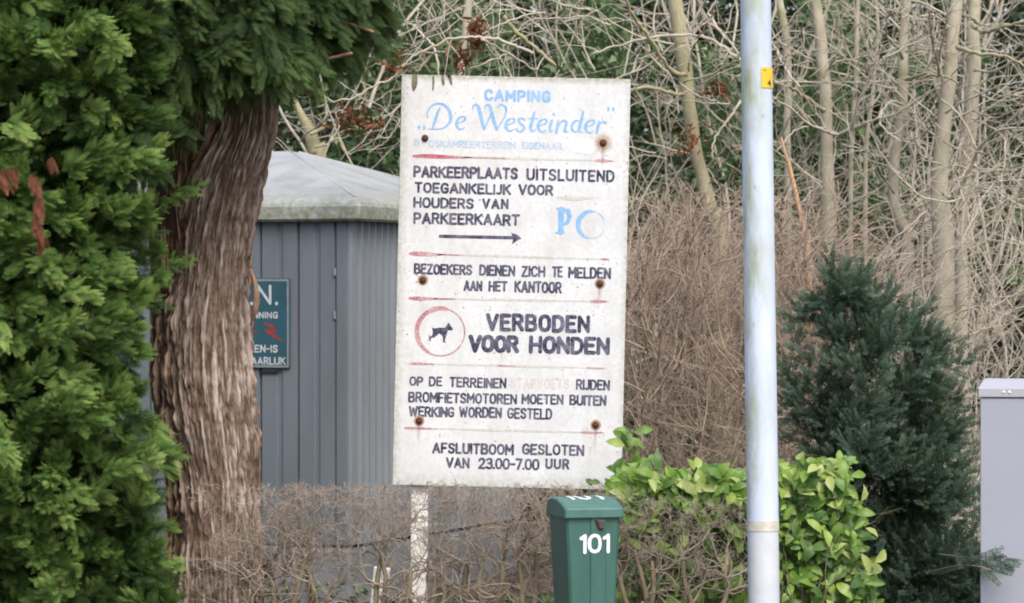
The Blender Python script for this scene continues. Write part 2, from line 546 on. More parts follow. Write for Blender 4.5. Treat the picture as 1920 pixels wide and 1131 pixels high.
# ================================================================== THE GROUND
m_ground, nt, p = mat_new('soil_and_litter')
n1 = noise(nt, 3, 6, 0.7); n2 = noise(nt, 40, 4, 0.7)
r1 = ramp(nt, [(0.35, (.045, .035, .024)), (0.5, (.11, .085, .06)), (0.62, (.05, .065, .025)), (.75, (.17, .13, .09))])
nt.links.new(math_(nt, 'ADD', math_(nt, 'MULTIPLY', n1.outputs[0], .5), math_(nt, 'MULTIPLY', n2.outputs[0], .5)), r1.inputs[0])
nt.links.new(r1.outputs[0], p.inputs['Base Color']); p.inputs['Roughness'].default_value = .95
nt.links.new(bump(nt, n2.outputs[0], .6, .03), p.inputs['Normal'])
gx = np.concatenate([[-300, -120, -50], np.linspace(-20, 20, 90), [50, 120, 300]])
gy = np.concatenate([[-100, -20, 5], np.linspace(10, 34, 70), [50, 120, 400]])
GX, GY = np.meshgrid(gx, gy, indexing='ij')
inn = (np.abs(GX) < 20.1) & (GY > 9.9) & (GY < 34.1)
GZ = np.where(inn, (fbm(GX * 1.3, GY * 1.3, .5, 3, 4) - .47) * .12, 0)
nx_, ny_ = GX.shape
i_, j_ = np.meshgrid(np.arange(nx_ - 1), np.arange(ny_ - 1), indexing='ij')
a_ = (i_ * ny_ + j_).ravel()
gf = np.stack([a_, a_ + ny_, a_ + ny_ + 1, a_ + 1], axis=1)
g = obj('ground', new_mesh('ground', np.stack([GX.ravel(), GY.ravel(), GZ.ravel()], 1), gf, smooth=True), m_ground)
g['kind'] = 'structure'

# road strip behind the camera position, verge in front of the hedge
m_road = simple('asphalt', (.06, .06, .062), .9, .3, 20, bmp=.4)
rd = box('road', -60, 60, -3.0, 9.0, 0.02, 0.045, m_road); rd['kind'] = 'structure'
m_kerb = simple('concrete_kerb', (.33, .32, .3), .9, .3, 10)
kb = box('kerb', -60, 60, 9.003, 9.15, -.1, 0.13, m_kerb); kb['kind'] = 'structure'

# ================================================================== VEGETATION MATERIALS
M_ivy = leafmat('ivy_leaf', [(0, (.020, .045, .018)), (.5, (.06, .11, .045)), (.85, (.11, .18, .07)), (1, (.24, .30, .17))], .6, .2, .25)
M_ivy2 = leafmat('far_evergreen_leaf', [(0, (.015, .032, .018)), (.6, (.05, .085, .04)), (1, (.15, .20, .12))], .7, .15, .2)
M_twig_pale = woodmat('pale_twig_bark', (.26, .23, .175), (.52, .468, .375))
M_twig_brown = woodmat('brown_twig_bark', (.23, .165, .122), (.44, .345, .27))
M_twig_hedge = woodmat('hedge_twig_bark', (.18, .145, .112), (.37, .31, .25))
M_trunk_grey = woodmat('grey_green_trunk_bark', (.24, .215, .155), (.43, .39, .30), (.25, .25, .13), .3)
M_trunk_moss = woodmat('mossy_trunk_bark', (.20, .18, .10), (.38, .34, .22), (.29, .30, .13), .45)
M_stake = woodmat('tan_dead_wood', (.34, .20, .10), (.52, .34, .19))
M_hstem = woodmat('hedge_stem_bark', (.14, .11, .075), (.27, .22, .15), (.16, .16, .06), .4)
M_dead = leafmat('dead_brown_leaf', [(0, (.10, .035, .02)), (1, (.26, .11, .06))], .8, .2, .1)
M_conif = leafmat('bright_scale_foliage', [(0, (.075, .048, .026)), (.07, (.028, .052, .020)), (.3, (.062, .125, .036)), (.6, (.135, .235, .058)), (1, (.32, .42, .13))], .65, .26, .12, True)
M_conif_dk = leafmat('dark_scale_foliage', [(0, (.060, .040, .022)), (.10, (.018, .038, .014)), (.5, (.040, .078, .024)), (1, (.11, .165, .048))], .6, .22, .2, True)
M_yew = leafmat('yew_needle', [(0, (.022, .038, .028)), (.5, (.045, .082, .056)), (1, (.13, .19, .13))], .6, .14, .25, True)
M_laurel = leafmat('laurel_leaf', [(0, (.035, .085, .022)), (.3, (.09, .19, .035)), (.6, (.17, .29, .045)), (.85, (.27, .38, .07)), (1, (.40, .47, .17))], .4, .3, .4)

# ================================================================== BACKGROUND WOOD
# far evergreen mass, dense enough to close the view
def leaf_mass(name, n, fx, mat, size, parent=None, tmpl=None, upbias=.5, face=-0.6, tint=None):
    P = fx(n); n = len(P)
    tv, tf = tmpl or lobed_leaf()
    d = RNG.normal(size=(n, 3)); d[:, 1] += face * .5; d[:, 2] -= .3
    nrm = RNG.normal(size=(n, 3)) * .7; nrm[:, 1] += face; nrm[:, 2] += upbias
    x, y, z = frames(d, up=None)
    # leaf plane normal close to nrm
    nrm /= np.linalg.norm(nrm, axis=1, keepdims=True)
    d = d - nrm * np.sum(d * nrm, 1, keepdims=True); d /= np.linalg.norm(d, axis=1, keepdims=True) + 1e-9
    x = np.cross(d, nrm)
    V, Fc = place_many(tv, tf, P, x, d, nrm, size * RNG.uniform(.6, 1.3, n))
    t = RNG.random(n) if tint is None else tint(P)
    o = obj(name, new_mesh(name, V, Fc, np.repeat(t, len(tv))), mat, parent)
    return o

def f_far(n):
    x = RNG.uniform(-8, 8.5, n); z = RNG.uniform(0, 6.2, n) ** 1.0
    nz = fbm(x * .9, z * .9, 2.2, 11, 3)
    y = 27.0 + RNG.random(n) * .9 + (nz - .45) * 3.0
    return np.stack([x, y, z], 1)
far = leaf_mass('evergreen_undergrowth', 110000, f_far, M_ivy2, .085)
far['kind'] = 'stuff'
def f_far2(n):
    x = RNG.uniform(-11, 12, n); z = RNG.uniform(0, 8.5, n)
    return np.stack([x, 29.5 + RNG.random(n) * 2.0 + (fbm(x * .7, z * .7, 4.2, 15, 3) - .45) * 2.5, z], 1)
far2 = leaf_mass('far_tree_foliage', 85000, f_far2, M_ivy2, .16)
far2['kind'] = 'stuff'

def f_ivy(n):
    """ivy clumps climbing in front of the far mass, thick where the photograph is green"""
    px = RNG.uniform(420, 1960, n); py = RNG.uniform(-120, 1000, n); Y = RNG.uniform(22.6, 25.5, n)
    dens = fbm(px / 110., py / 110., .7, 21, 3)
    w = np.full(n, .20)
    w = np.where((px < 780), .60, w)
    w = np.where((px > 780) & (px < 1180), .48, w)
    w = np.where((px > 1300) & (px < 1400) & (py > 90) & (py < 420), .85, w)
    w = np.where((px > 1400) & (px < 1500) & (py > 150) & (py < 560), .70, w)
    w = np.where((px > 1500) & (px < 1720) & (py < 420), .46, w)
    w = np.where((px > 1180) & (px < 1400) & (py > 380), .40, w)
    keep = dens > (1 - w) * .62 + .12
    px, py, Y = px[keep], py[keep], Y[keep]
    return np.stack([(px - 960) * Y / F, Y, CAMZ - (py - 565.5) * Y / F], 1)
P_ = lambda q: q[(q[:, 2] > 0)]
ivy = leaf_mass('climbing_ivy', 95000, lambda n: P_(f_ivy(n)), M_ivy, .062)
ivy['kind'] = 'stuff'

# ground cover of ivy behind the hedges
def f_gc(n):
    x = RNG.uniform(-5, 6, n); y = RNG.uniform(15.9, 22, n)
    z = .03 + RNG.random(n) ** 2 * .22 * (.4 + fbm(x, y, .2, 5, 2))
    k = ~((y > 18.2) & (x > -3.3) & (x < .5) & (y < 21.6))
    return np.stack([x, y, z], 1)[k]
gc = leaf_mass('ivy_ground_cover', 30000, f_gc, M_ivy, .055, upbias=1.2, face=-.3)
gc['kind'] = 'stuff'

def C7(x, y): return (520 + x / 3.77, y / 3.77)          # crops used while measuring
def C2(x, y): return (1150 + x / 2.262, y / 2.262)

def sub_twigs(S, pts, rad, every=.16, L=(.15, .5), r=.004, level=1, wander=.22, grav=.0):
    """side twigs along a branch"""
    acc = 0
    for i in range(1, len(pts)):
        a, b = Vector(pts[i - 1]), Vector(pts[i]); acc += (b - a).length
        while acc > every:
            acc -= every * random.uniform(.6, 1.5)
            d = (b - a).normalized(); s = Vector((random.gauss(0, 1), random.gauss(0, .6), random.gauss(.2, 1))); s = (s - d * s.dot(d)).normalized()
            grow(S, b, d * .5 + s, random.uniform(*L), min(r, rad[i] * .8) * random.uniform(.7, 1.2), level, .045, wander, grav, (1, 3), .9, .6)

def tree(name, label, cat, trunk_px, Y, branches, mat, group=None, bmat=None, twig_seed=0, conv=C2, wscale=2.262, topgrow=True, twig_r=.005, ntw=10, base_extra=True):
    random.seed(100 + twig_seed)
    pts = [(conv(x, y), w / wscale) for x, y, w in trunk_px]
    P = [W(p_[0], p_[1], Y) for p_, w in pts]; R = [w * M_(Y) / 2 for p_, w in pts]
    # up out of frame, down to the ground
    d_up = (P[0] - P[1]).normalized()
    P = [P[0] + d_up * 1.2 + Vector((random.uniform(-.1, .1), .1, 0))] + P; R = [R[0] * .75] + R
    if P[-1].z > -.05:
        bot = P[-1].copy(); bot.z = -.06; bot.x += (P[-1].x - P[-2].x) * .3
        P.append(bot); R.append(R[-1] * 1.35)
    base = Vector((P[-1].x, P[-1].y, 0))
    root = empty(name, base); tag(root, label, cat, group)
    arr = spline([(*q, r) for q, r in zip(P, R)], 7)
    wob = arr.copy()
    V, Fc = tube(wob[:, :3] - np.array(base), np.maximum(wob[:, 3], .004), 12, .16, twig_seed, 7)
    t = obj('trunk', new_mesh('trunk', V, Fc, np.full(len(V), .3), smooth=True), mat, root)
    S = Segs()
    for b in branches:
        pw, cv, sc = b['pts'], b.get('conv', conv), b.get('sc', wscale)
        Y0 = b.get('Y', Y - .15); dY = b.get('dY', -.5)
        n = len(pw); Q = []
        for i, q in enumerate(pw):
            pp = cv(q[0], q[1]); Q.append(W(pp[0], pp[1], Y0 + dY * i / max(1, n - 1)))
        w0, w1 = b.get('w', (12, 5)); rr = [(w0 + (w1 - w0) * i / max(1, n - 1)) / sc * M_(Y0) / 2 for i in range(n)]
        arr = spline([(*q, r) for q, r in zip(Q, rr)], 5)
        jit = (RNG.random((len(arr), 3)) - .5) * .012; jit[0] = 0
        arr[:, :3] += jit
        V, Fc = tube(arr[:, :3] - np.array(base), np.maximum(arr[:, 3], .002), 7, .1, 3, 20)
        o = obj('branch', new_mesh('branch', V, Fc, np.full(len(V), random.random()), smooth=True), b.get('mat', bmat or mat), root)
        sub_twigs(S, arr[:, :3], arr[:, 3], b.get('every', .14), b.get('L', (.12, .42)), b.get('tr', twig_r), 1, .2)
    # twigs off the trunk itself
    for _ in range(ntw):
        k = random.randint(0, len(P) - 2); f = random.random(); q = P[k].lerp(P[k + 1], f)
        if q.z < .8: continue
        s = Vector((random.choice((-1, 1)) * random.uniform(.5, 1), random.uniform(-.8, .2), random.uniform(.1, .9)))
        grow(S, q, s, random.uniform(.4, 1.0), twig_r * 1.5, 2, .06, .16, .01, (2, 4), .9, .55)
    tw = S.build('twigs', bmat or mat, root, 3, origin=base)
    if tw: tw['kind'] = 'stuff'
    return root, base

T = M_twig_pale
tree('bare_tree', 'crooked mossy grey trunk close to the left side of the lamp post', 'tree',
     [(270, 60, 62), (290, 200, 68), (310, 330, 66), (320, 450, 60), (350, 640, 56), (380, 760, 62), (410, 900, 72), (450, 1060, 80)], 20.0,
     [dict(pts=[(300, 400), (260, 400), (160, 370), (80, 380), (-20, 375)], w=(18, 12), mat=M_trunk_moss, every=.5),
      dict(pts=[(310, 320), (250, 300), (200, 240), (140, 140), (80, 60), (40, -30)], w=(20, 12), mat=M_trunk_moss, every=.3),
      dict(pts=[(530, 250), (450, 190), (350, 150), (250, 150), (150, 160), (0, 200), (-90, 230)], w=(18, 7), mat=T, dY=-.2),
      dict(pts=[(160, 240), (240, 320), (270, 400), (280, 480)], w=(8, 5), mat=T, dY=-.1),
      dict(pts=[(300, 350), (400, 320), (500, 270), (560, 240)], w=(11, 6), mat=T),
      dict(pts=[(320, 300), (325, 230), (350, 180), (390, 110), (430, 50)], w=(10, 6), mat=M_twig_brown),
      dict(pts=[(280, 350), (350, 400), (440, 430)], w=(8, 5), mat=T),
      dict(pts=[(540, 430), (500, 490), (450, 560), (425, 600), (420, 670)], w=(13, 6), mat=T, dY=-.1),
      dict(pts=[(400, 60), (450, 130), (510, 200), (540, 260)], w=(14, 10), mat=T),
      dict(pts=[(320, 965), (360, 930), (430, 895), (540, 835)], w=(10, 6), mat=T, every=.8)],
     M_trunk_moss, 'bare trees behind the hedge', T, 1, ntw=5)
tree('bare_tree', 'straight grey bare trunk just right of the lamp post above the yew', 'tree',
     [(866, 60, 48), (885, 250, 52), (900, 400, 56), (905, 600, 56), (910, 800, 60), (915, 1030, 64)], 20.5,
     [dict(pts=[(890, 470), (860, 445), (780, 385), (740, 365), (680, 350)], w=(22, 8), mat=M_trunk_moss),
      dict(pts=[(960, 570), (910, 560), (850, 535), (760, 470), (680, 415)], w=(16, 7), mat=T, Y=20.1),
      dict(pts=[(960, 572), (1010, 540), (1040, 430), (1110, 290), (1190, 200)], w=(16, 7), mat=T, Y=20.1),
      dict(pts=[(960, 575), (900, 545), (830, 535), (770, 555), (690, 640)], w=(9, 5), mat=T, Y=20.1),
      dict(pts=[(960, 568), (1080, 520), (1200, 480), (1330, 400), (1450, 320)], w=(13, 6), mat=T, Y=20.1),
      dict(pts=[(900, 350), (1000, 350), (1120, 350), (1240, 348), (1440, 340)], w=(8, 5), mat=T),
      dict(pts=[(900, 350), (780, 345), (680, 345)], w=(8, 5), mat=T),
      dict(pts=[(910, 300), (940, 240), (980, 170), (1050, 90)], w=(10, 6), mat=T),
      dict(pts=[(680, 195), (710, 250), (740, 305), (790, 370)], w=(11, 8), mat=T)],
     M_trunk_grey, 'bare trees behind the hedge', T, 2, ntw=10)
tree('bare_tree', 'grey trunk that bends sharply low down behind the top of the yew', 'tree',
     [(1240, 60, 38), (1230, 250, 42), (1225, 480, 44), (1195, 650, 48), (1190, 850, 44), (1225, 950, 50), (1270, 1020, 52), (1245, 1131, 52)], 20.4,
     [dict(pts=[(1240, 340), (1270, 330), (1330, 312), (1390, 322), (1460, 350)], w=(17, 9), mat=M_trunk_moss),
      dict(pts=[(1225, 440), (1180, 430), (1135, 480), (1140, 540), (1220, 600)], w=(13, 7), mat=T),
      dict(pts=[(1190, 580), (1280, 590), (1350, 540), (1370, 480)], w=(11, 6), mat=T),
      dict(pts=[(1225, 250), (1205, 200), (1160, 150), (1160, 90), (1180, 40)], w=(15, 10), mat=M_trunk_grey),
      dict(pts=[(1240, 220), (1330, 210), (1420, 215)], w=(8, 5), mat=T),
      dict(pts=[(1250, 200), (1330, 130), (1400, 80), (1440, 40)], w=(9, 5), mat=T),
      dict(pts=[(1190, 820), (1140, 740), (1090, 650), (1020, 600)], w=(9, 5), mat=T)],
     M_trunk_grey, 'bare trees behind the hedge', T, 3, ntw=10)
tree('bare_tree', 'thick pale straight trunk rising behind the right half of the yew', 'tree',
     [(1450, 60, 56), (1430, 300, 62), (1400, 550, 68), (1385, 750, 74), (1390, 900, 88), (1400, 1131, 98)], 20.0,
     [dict(pts=[(1460, 200), (1500, 215), (1560, 232), (1660, 240), (1760, 290)], w=(24, 9), mat=M_trunk_moss),
      dict(pts=[(1400, 820), (1440, 840), (1500, 740), (1560, 620), (1640, 550), (1760, 540)], w=(22, 9), mat=M_trunk_grey, dY=-.8),
      dict(pts=[(1390, 420), (1480, 500), (1540, 620), (1570, 650)], w=(9, 5), mat=T),
      dict(pts=[(1410, 480), (1480, 430), (1560, 400), (1640, 360), (1760, 350)], w=(11, 6), mat=T),
      dict(pts=[(1380, 320), (1375, 260), (1350, 160), (1340, 40)], w=(11, 9), mat=M_twig_brown, every=.5),
      dict(pts=[(1380, 320), (1385, 250), (1400, 160), (1420, 40)], w=(10, 7), mat=M_twig_brown, every=.5),
      dict(pts=[(1390, 700), (1300, 650), (1270, 560)], w=(8, 5), mat=T),
      dict(pts=[(1400, 600), (1480, 640), (1560, 720), (1680, 720), (1780, 700)], w=(9, 5), mat=T)],
     M_trunk_grey, 'bare trees behind the hedge', T, 4, ntw=12)
tree('bare_tree', 'pale forked trunk at the right, with knobbly mossy branches at the top', 'tree',
     [(1530, 60, 58), (1530, 250, 64), (1520, 450, 66), (1500, 650, 66), (1480, 900, 50), (1475, 1100, 55)], 21.2,
     [dict(pts=[(1525, 110), (1570, 135), (1640, 120), (1760, 85)], w=(24, 10), mat=M_trunk_moss),
      dict(pts=[(1570, 130), (1540, 90), (1490, 60), (1430, 50)], w=(18, 10), mat=M_trunk_moss),
      dict(pts=[(1525, 380), (1600, 420), (1680, 400), (1780, 420)], w=(12, 6), mat=T),
      dict(pts=[(1515, 500), (1600, 540), (1660, 600), (1650, 740), (1640, 880)], w=(12, 6), mat=T),
      dict(pts=[(1530, 300), (1620, 300), (1700, 250), (1780, 180)], w=(12, 6), mat=T),
      dict(pts=[(1520, 470), (1620, 500), (1700, 470), (1800, 480)], w=(9, 5), mat=M_twig_brown)],
     M_trunk_grey, 'bare trees behind the hedge', T, 5, ntw=16)
tree('bare_tree', 'slim pale bare stem halfway between the two grey trunks right of the lamp post', 'tree',
     [(1035, 60, 20), (1030, 300, 20), (1012, 600, 20), (1006, 900, 22)], 21.5,
     [dict(pts=[(1020, 420), (1060, 330), (1120, 250)], w=(8, 5), mat=T)],
     M_trunk_grey, 'bare trees behind the hedge', T, 6, ntw=10)
tree('bare_tree', 'shaded upright stem beside the right edge of the lamp post near the yellow sticker', 'tree',
     [(715, 60, 34), (735, 200, 34), (742, 400, 32), (735, 560, 32), (740, 800, 34)], 22.0,
     [dict(pts=[(740, 200), (800, 130), (870, 90)], w=(8, 5), mat=T)],
     M_trunk_grey, 'bare trees behind the hedge', T, 7, ntw=8)
tree('bare_tree', 'thin straight bare stem rising behind the bending grey trunk', 'tree',
     [(1118, 60, 14), (1120, 180, 14), (1100, 400, 18), (1075, 600, 20), (1068, 900, 22)], 22.2,
     [dict(pts=[(1100, 400), (1150, 320), (1180, 240)], w=(7, 4), mat=T)],
     M_trunk_grey, 'bare trees behind the hedge', T, 8, ntw=8)
# the tree over the sign board
tree('bare_tree', 'bare tree whose arching pale branches hang over the top of the camping sign', 'tree',
     [(1345, 95, 60), (1320, 290, 55), (1300, 450, 55), (1300, 700, 60)], 21.5,
     [dict(pts=[(1810, 380), (1700, 330), (1560, 280), (1400, 265), (1240, 270), (1100, 330), (950, 400), (880, 480), (800, 560), (700, 600), (540, 690), (400, 720)], w=(24, 11), mat=T, conv=C7, sc=3.77, Y=18.0, dY=-.3, every=.22),
      dict(pts=[(1180, 370), (1100, 372), (1000, 375), (850, 405), (740, 440), (640, 480)], w=(16, 9), mat=T, conv=C7, sc=3.77, Y=17.9, dY=.2),
      dict(pts=[(800, 120), (880, 150), (980, 200), (1060, 280), (1110, 340), (1130, 420), (1140, 530)], w=(14, 18), mat=T, conv=C7, sc=3.77, Y=18.2, dY=-.2),
      dict(pts=[(870, 380), (960, 330), (1080, 230), (1240, 110), (1330, 40)], w=(11, 16), mat=T, conv=C7, sc=3.77, Y=18.1),
      dict(pts=[(1230, 540), (1400, 470), (1560, 410), (1640, 370)], w=(14, 9), mat=T, conv=C7, sc=3.77, Y=18.1, dY=.2),
      dict(pts=[(1440, 280), (1560, 340), (1700, 420), (1830, 500)], w=(20, 14), mat=T, conv=C7, sc=3.77, Y=17.9, dY=.3),
      dict(pts=[(1600, 120), (1640, 170), (1700, 240), (1780, 310), (1860, 370), (1960, 470)], w=(34, 26), mat=M_trunk_moss, conv=C7, sc=3.77, Y=18.3, dY=.1, every=.5),
      dict(pts=[(980, 510), (1040, 440), (1110, 370)], w=(18, 20), mat=M_trunk_moss, conv=C7, sc=3.77, Y=17.95, dY=0, every=.5),
      dict(pts=[(150, 1010), (220, 940), (300, 880), (440, 760)], w=(11, 8), mat=T, conv=C7, sc=3.77, Y=18.6),
      dict(pts=[(380, 1005), (410, 950), (445, 890)], w=(22, 16), mat=T, conv=C7, sc=3.77, Y=18.5, dY=0, every=.6),
      dict(pts=[(560, 1060), (700, 980), (800, 960), (870, 840)], w=(12, 10), mat=T, conv=C7, sc=3.77, Y=18.6, dY=0),
      dict(pts=[(640, 1080), (740, 1020), (790, 990)], w=(12, 10), mat=T, conv=C7, sc=3.77, Y=18.7, dY=0),
      dict(pts=[(620, 440), (620, 540), (610, 650), (560, 720), (540, 760)], w=(18, 14), mat=M_trunk_moss, conv=C7, sc=3.77, Y=18.9, dY=0, every=.5),
      dict(pts=[(680, 250), (740, 310), (800, 360), (860, 250), (900, 160)], w=(8, 12), mat=T, conv=C7, sc=3.77, Y=18.2, dY=0),
      dict(pts=[(1000, 60), (980, 140), (1010, 200)], w=(14, 12), mat=T, conv=C7, sc=3.77, Y=18.3, dY=0),
      dict(pts=[(1380, 300), (1480, 220), (1620, 160), (1760, 110), (1900, 90)], w=(14, 9), mat=T, conv=C7, sc=3.77, Y=18.2, dY=.2)],
     M_trunk_grey, 'bare trees behind the hedge', T, 9, conv=C7, wscale=3.77, ntw=6, twig_r=.0045)
tree('bare_tree', 'mossy leaning stump-like trunk seen above the shed roof beside the conifer trunk', 'tree',
     [(150, 780, 60), (200, 860, 80), (240, 970, 95), (270, 1090, 100), (300, 1300, 110)], 22.5,
     [dict(pts=[(260, 1040), (350, 1020), (420, 980), (470, 1060), (520, 1100)], w=(20, 14), mat=M_trunk_moss, conv=C7, sc=3.77, Y=22.3, dY=0),
      dict(pts=[(230, 950), (320, 900), (350, 800), (340, 720)], w=(30, 18), mat=M_trunk_moss, conv=C7, sc=3.77, Y=22.4, dY=0)],
     M_trunk_moss, 'bare trees behind the hedge', T, 10, conv=C7, wscale=3.77, ntw=8, twig_r=.0045)
tree('dead_stake', 'thin tan dead stem leaning beside the lamp post over the yew', 'dead stem',
     [(712, 585, 10), (745, 700, 18), (780, 850, 21), (812, 1000, 22), (828, 1131, 24)], 19.3, [], M_stake, None, M_stake, 11, ntw=0)
# shorten the dead stem's hidden top: its broken tip ends where the photo shows it
for o in list(COL.objects):
    if o.name == 'dead_stake':
        for c in o.children:
            if c.name.startswith('trunk'):
                me = c.data; zt = (W(*C2(715, 580), 19.3) - o.location)
                n = len(me.vertices); co = np.empty(n * 3, np.float32); me.vertices.foreach_get('co', co); co = co.reshape(-1, 3)
                hi_ = co[:, 2] > zt.z; co[hi_] = np.array([zt.x, zt.y, zt.z]) + (RNG.random((hi_.sum(), 3)) - .5) * .01
                me.vertices.foreach_set('co', co.ravel()); me.update()

# loose understorey: many thin upright and arching stems (nobody could count these)
random.seed(31)
S = Segs()
def bound_bg(q): return q.z > 0 and q.z < 6
for _ in range(190):
    px = random.uniform(480, 2000); Y = random.uniform(21.8, 25.0)
    if px < 1180 and random.random() < .5: continue
    z0 = random.choice((0, random.uniform(.5, 3.5)))
    x = (px - 960) * Y / F
    grow(S, (x, Y, z0), (random.gauss(0, .22), random.gauss(0, .15), 1), random.uniform(1.6, 4.5), random.uniform(.007, .016), 2, .09, .09, .01, (2, 4), .8, .36, bound_bg)
u = S.build('woodland_stems', M_twig_pale, None, 3); u['kind'] = 'stuff'
S = Segs()
for _ in range(330):
    px = random.uniform(500, 2000); py = random.uniform(-100, 900) if random.random() < .6 else random.uniform(-60, 420); Y = random.uniform(20.8, 24.5) if random.random() < .75 else random.uniform(19.4, 20.8)
    if px < 1190 and random.random() < .2: continue
    q = W(px, py, Y)
    if q.z < .3 or (px < 900 and Y < 22.4 and q.z < 3.0): continue
    grow(S, q, (random.gauss(0, 1), random.gauss(0, .4), random.gauss(.1, .7)), random.uniform(.4, 1.1), random.uniform(.0045, .0085), 2, .05, .17, 0, (1, 3), .9, .55, bound_bg)
u = S.build('woodland_twigs', M_twig_pale, None, 3); u['kind'] = 'stuff'

# reddish brown thicket behind the sign and the laurel
def thicket(name, n, px0, px1, topf, Yr, mat, r=(.003, .0058), seed=1, lean=0, stuff=True, L=(.35, .9)):
    random.seed(seed); S = Segs()
    for _ in range(n):
        px = random.uniform(px0, px1); Y = random.uniform(*Yr); top = topf(px)
        x = (px - 960) * Y / F; zt = CAMZ - (top - 565.5) * Y / F
        z = zt * random.random() ** .8 * .95
        grow(S, (x, Y, z), (random.gauss(lean, .5), random.gauss(0, .4), random.uniform(.3, 1)), random.uniform(*L), random.uniform(*r), 2, .06, .15, 0, (1, 4), .8, .6,
             lambda q, zt=zt: 0 < q.z < zt + .1)
    o = S.build(name, mat, None, 3)
    return o
o = thicket('bramble_thicket', 900, 1130, 1560, lambda px: 400 + 210 * (float(vnoise(px / 45., .3, .2, 4)) - .45) + 60 * math.sin(px / 9), (17.9, 19.2), M_twig_brown, seed=5)
tag(o, kind='stuff')
o = thicket('reed_thicket', 260, 1600, 2060, lambda px: 380 + 260 * (float(vnoise(px / 50., .3, .2, 6)) - .45), (18.2, 19.8), M_twig_pale, seed=6, lean=.35)
tag(o, kind='stuff')

# rust-brown clusters of dead leaves caught in the branches
for k, (px, py, Y, s, lab) in enumerate([(717, 68, 17.9, .07, 'rust brown clump of dead leaves above left of the camping sign, beside the conifer foliage'),
                                  (742, 118, 17.8, .08, 'rust brown clump of dead leaves touching the top left corner of the camping sign'),
                                  (890, 52, 18.1, .05, 'small rust brown clump of dead leaves high above the word CAMPING'),
                                  (898, 76, 18.0, .05, 'small rust brown clump of dead leaves on the arching branch above the word CAMPING'),
                                  (690, 232, 18.5, .085, 'large rust brown clump of dead leaves left of the camping sign above the shed roof'),
                                  (655, 222, 18.5, .08, 'rust brown clump of dead leaves on a pale branch between conifer trunk and camping sign'),
                                  (868, 108, 18.1, .06, 'loose rust brown clump of dead leaves just above the sign edge'),
                                  (1295, 262, 19.4, .12, 'largest rust brown leaf clump, hanging on the mossy trunk left of the lamp post'),
                                  (1343, 165, 19.6, .06, 'small rust brown clump of dead leaves just left of the lamp post top')]):
    c = W(px, py, Y); n = 46
    pos = RNG.normal(size=(n, 3)) * s * .42
    tv, tf = leaf_template(.3, .4, .2)
    x, y, z = frames(RNG.normal(size=(n, 3)))
    V, Fc = place_many(tv, tf, pos, x, y, z, RNG.uniform(.03, .075, n))
    o = obj('dead_leaf_clump', new_mesh('dead_leaf_clump', V, Fc, np.repeat(RNG.random(n), len(tv))), M_dead, None, c)
    tag(o, lab, 'dead leaves', 'clumps of dead leaves caught in the branches')

# ================================================================== THE KIOSK (metal shed)
def shedmat(name, col, dirt=.5):
    m, nt, p = mat_new(name)
    n = noise(nt, 3, 5, .6, stretch=(1, 1, .35)); n2 = noise(nt, 30, 4)
    r = ramp(nt, [(.3, tuple(c * .75 for c in col)), (.7, col)])
    nt.links.new(n.outputs[0], r.inputs[0])
    c = mixc(nt, maprange(nt, n2.outputs[0], .6, .8, 0, .35), r.outputs[0], tuple(c * 1.3 for c in col))
    nt.links.new(c, p.inputs['Base Color']); p.inputs['Roughness'].default_value = .55; p.inputs['Specular IOR Level'].default_value = .35
    nt.links.new(bump(nt, n.outputs[0], .15, .01), p.inputs['Normal'])
    return m
M_shed = shedmat('painted_shed_steel', (.155, .18, .20))
M_shed_lit = shedmat('lit_side_shed_steel', (.24, .27, .295))  # lighter copy of the shed steel, side light put into the colour
M_plinth = simple('plinth_concrete', (.20, .215, .225), .8, .2, 6)
M_black = simple('black_gap', (.01, .01, .01), .9, .2, 6)
M_galv = simple('galvanised_metal', (.35, .36, .37), .5, .2, 20, .6)

m_roof, nt, p = mat_new('weathered_roof_panel')
n = noise(nt, 4, 6, .65); n2 = noise(nt, 22, 5, .7)
sx = sep(nt)
r = ramp(nt, [(.3, (.25, .26, .245)), (.5, (.35, .362, .365)), (.75, (.46, .475, .49))])
nt.links.new(n.outputs[0], r.inputs[0])
low = maprange(nt, sx.outputs[2], 2.46, 2.24)          # algae collects on the lip
moss_f = math_(nt, 'MULTIPLY', low, maprange(nt, n2.outputs[0], .34, .6), True)
c = mixc(nt, maprange(nt, n.outputs[0], .5, .72, 0, .5), r.outputs[0], (.30, .31, .23))
c = mixc(nt, moss_f, c, (.17, .18, .10))
c = mixc(nt, maprange(nt, n2.outputs[0], .66, .72, 0, .8), c, (.56, .58, .57))
nt.links.new(c, p.inputs['Base Color']); p.inputs['Roughness'].default_value = .5
nt.links.new(bump(nt, n2.outputs[0], .2, .01), p.inputs['Normal'])

shed = empty('metal_shed', (W(652, 565, 19).x, 19, 0), (0, 0, math.radians(-22)))
tag(shed, 'grey ribbed steel kiosk with a mossy pale hipped roof behind the camping sign', 'shed')
SW, SD, SH = 2.05, 2.55, 2.28
box('core', -SW + .03, -.03, .03, SD - .03, .05, SH, M_black, shed)
PXM = .00328                       # local metres per photo pixel on the front face
def folded(name, x0, x1, z0, z1, prof, mat, parent, y=0.0):
    """vertical sheet with a folded section; prof = list of (fraction, proud distance)"""
    V = []; n = len(prof)
    for z in (z0, z1):
        for f, d in prof: V.append((x0 + (x1 - x0) * f, y - d, z))
        V.append((x1, y + .012, z)); V.append((x0, y + .012, z))
    m = n + 2
    Fc = [(i, (i + 1) % m, (i + 1) % m + m, i + m) for i in range(m)]
    Fc.append(tuple(range(m - 1, -1, -1))); Fc.append(tuple(range(m, 2 * m)))
    return obj(name, new_mesh(name, V, Fc), mat, parent)
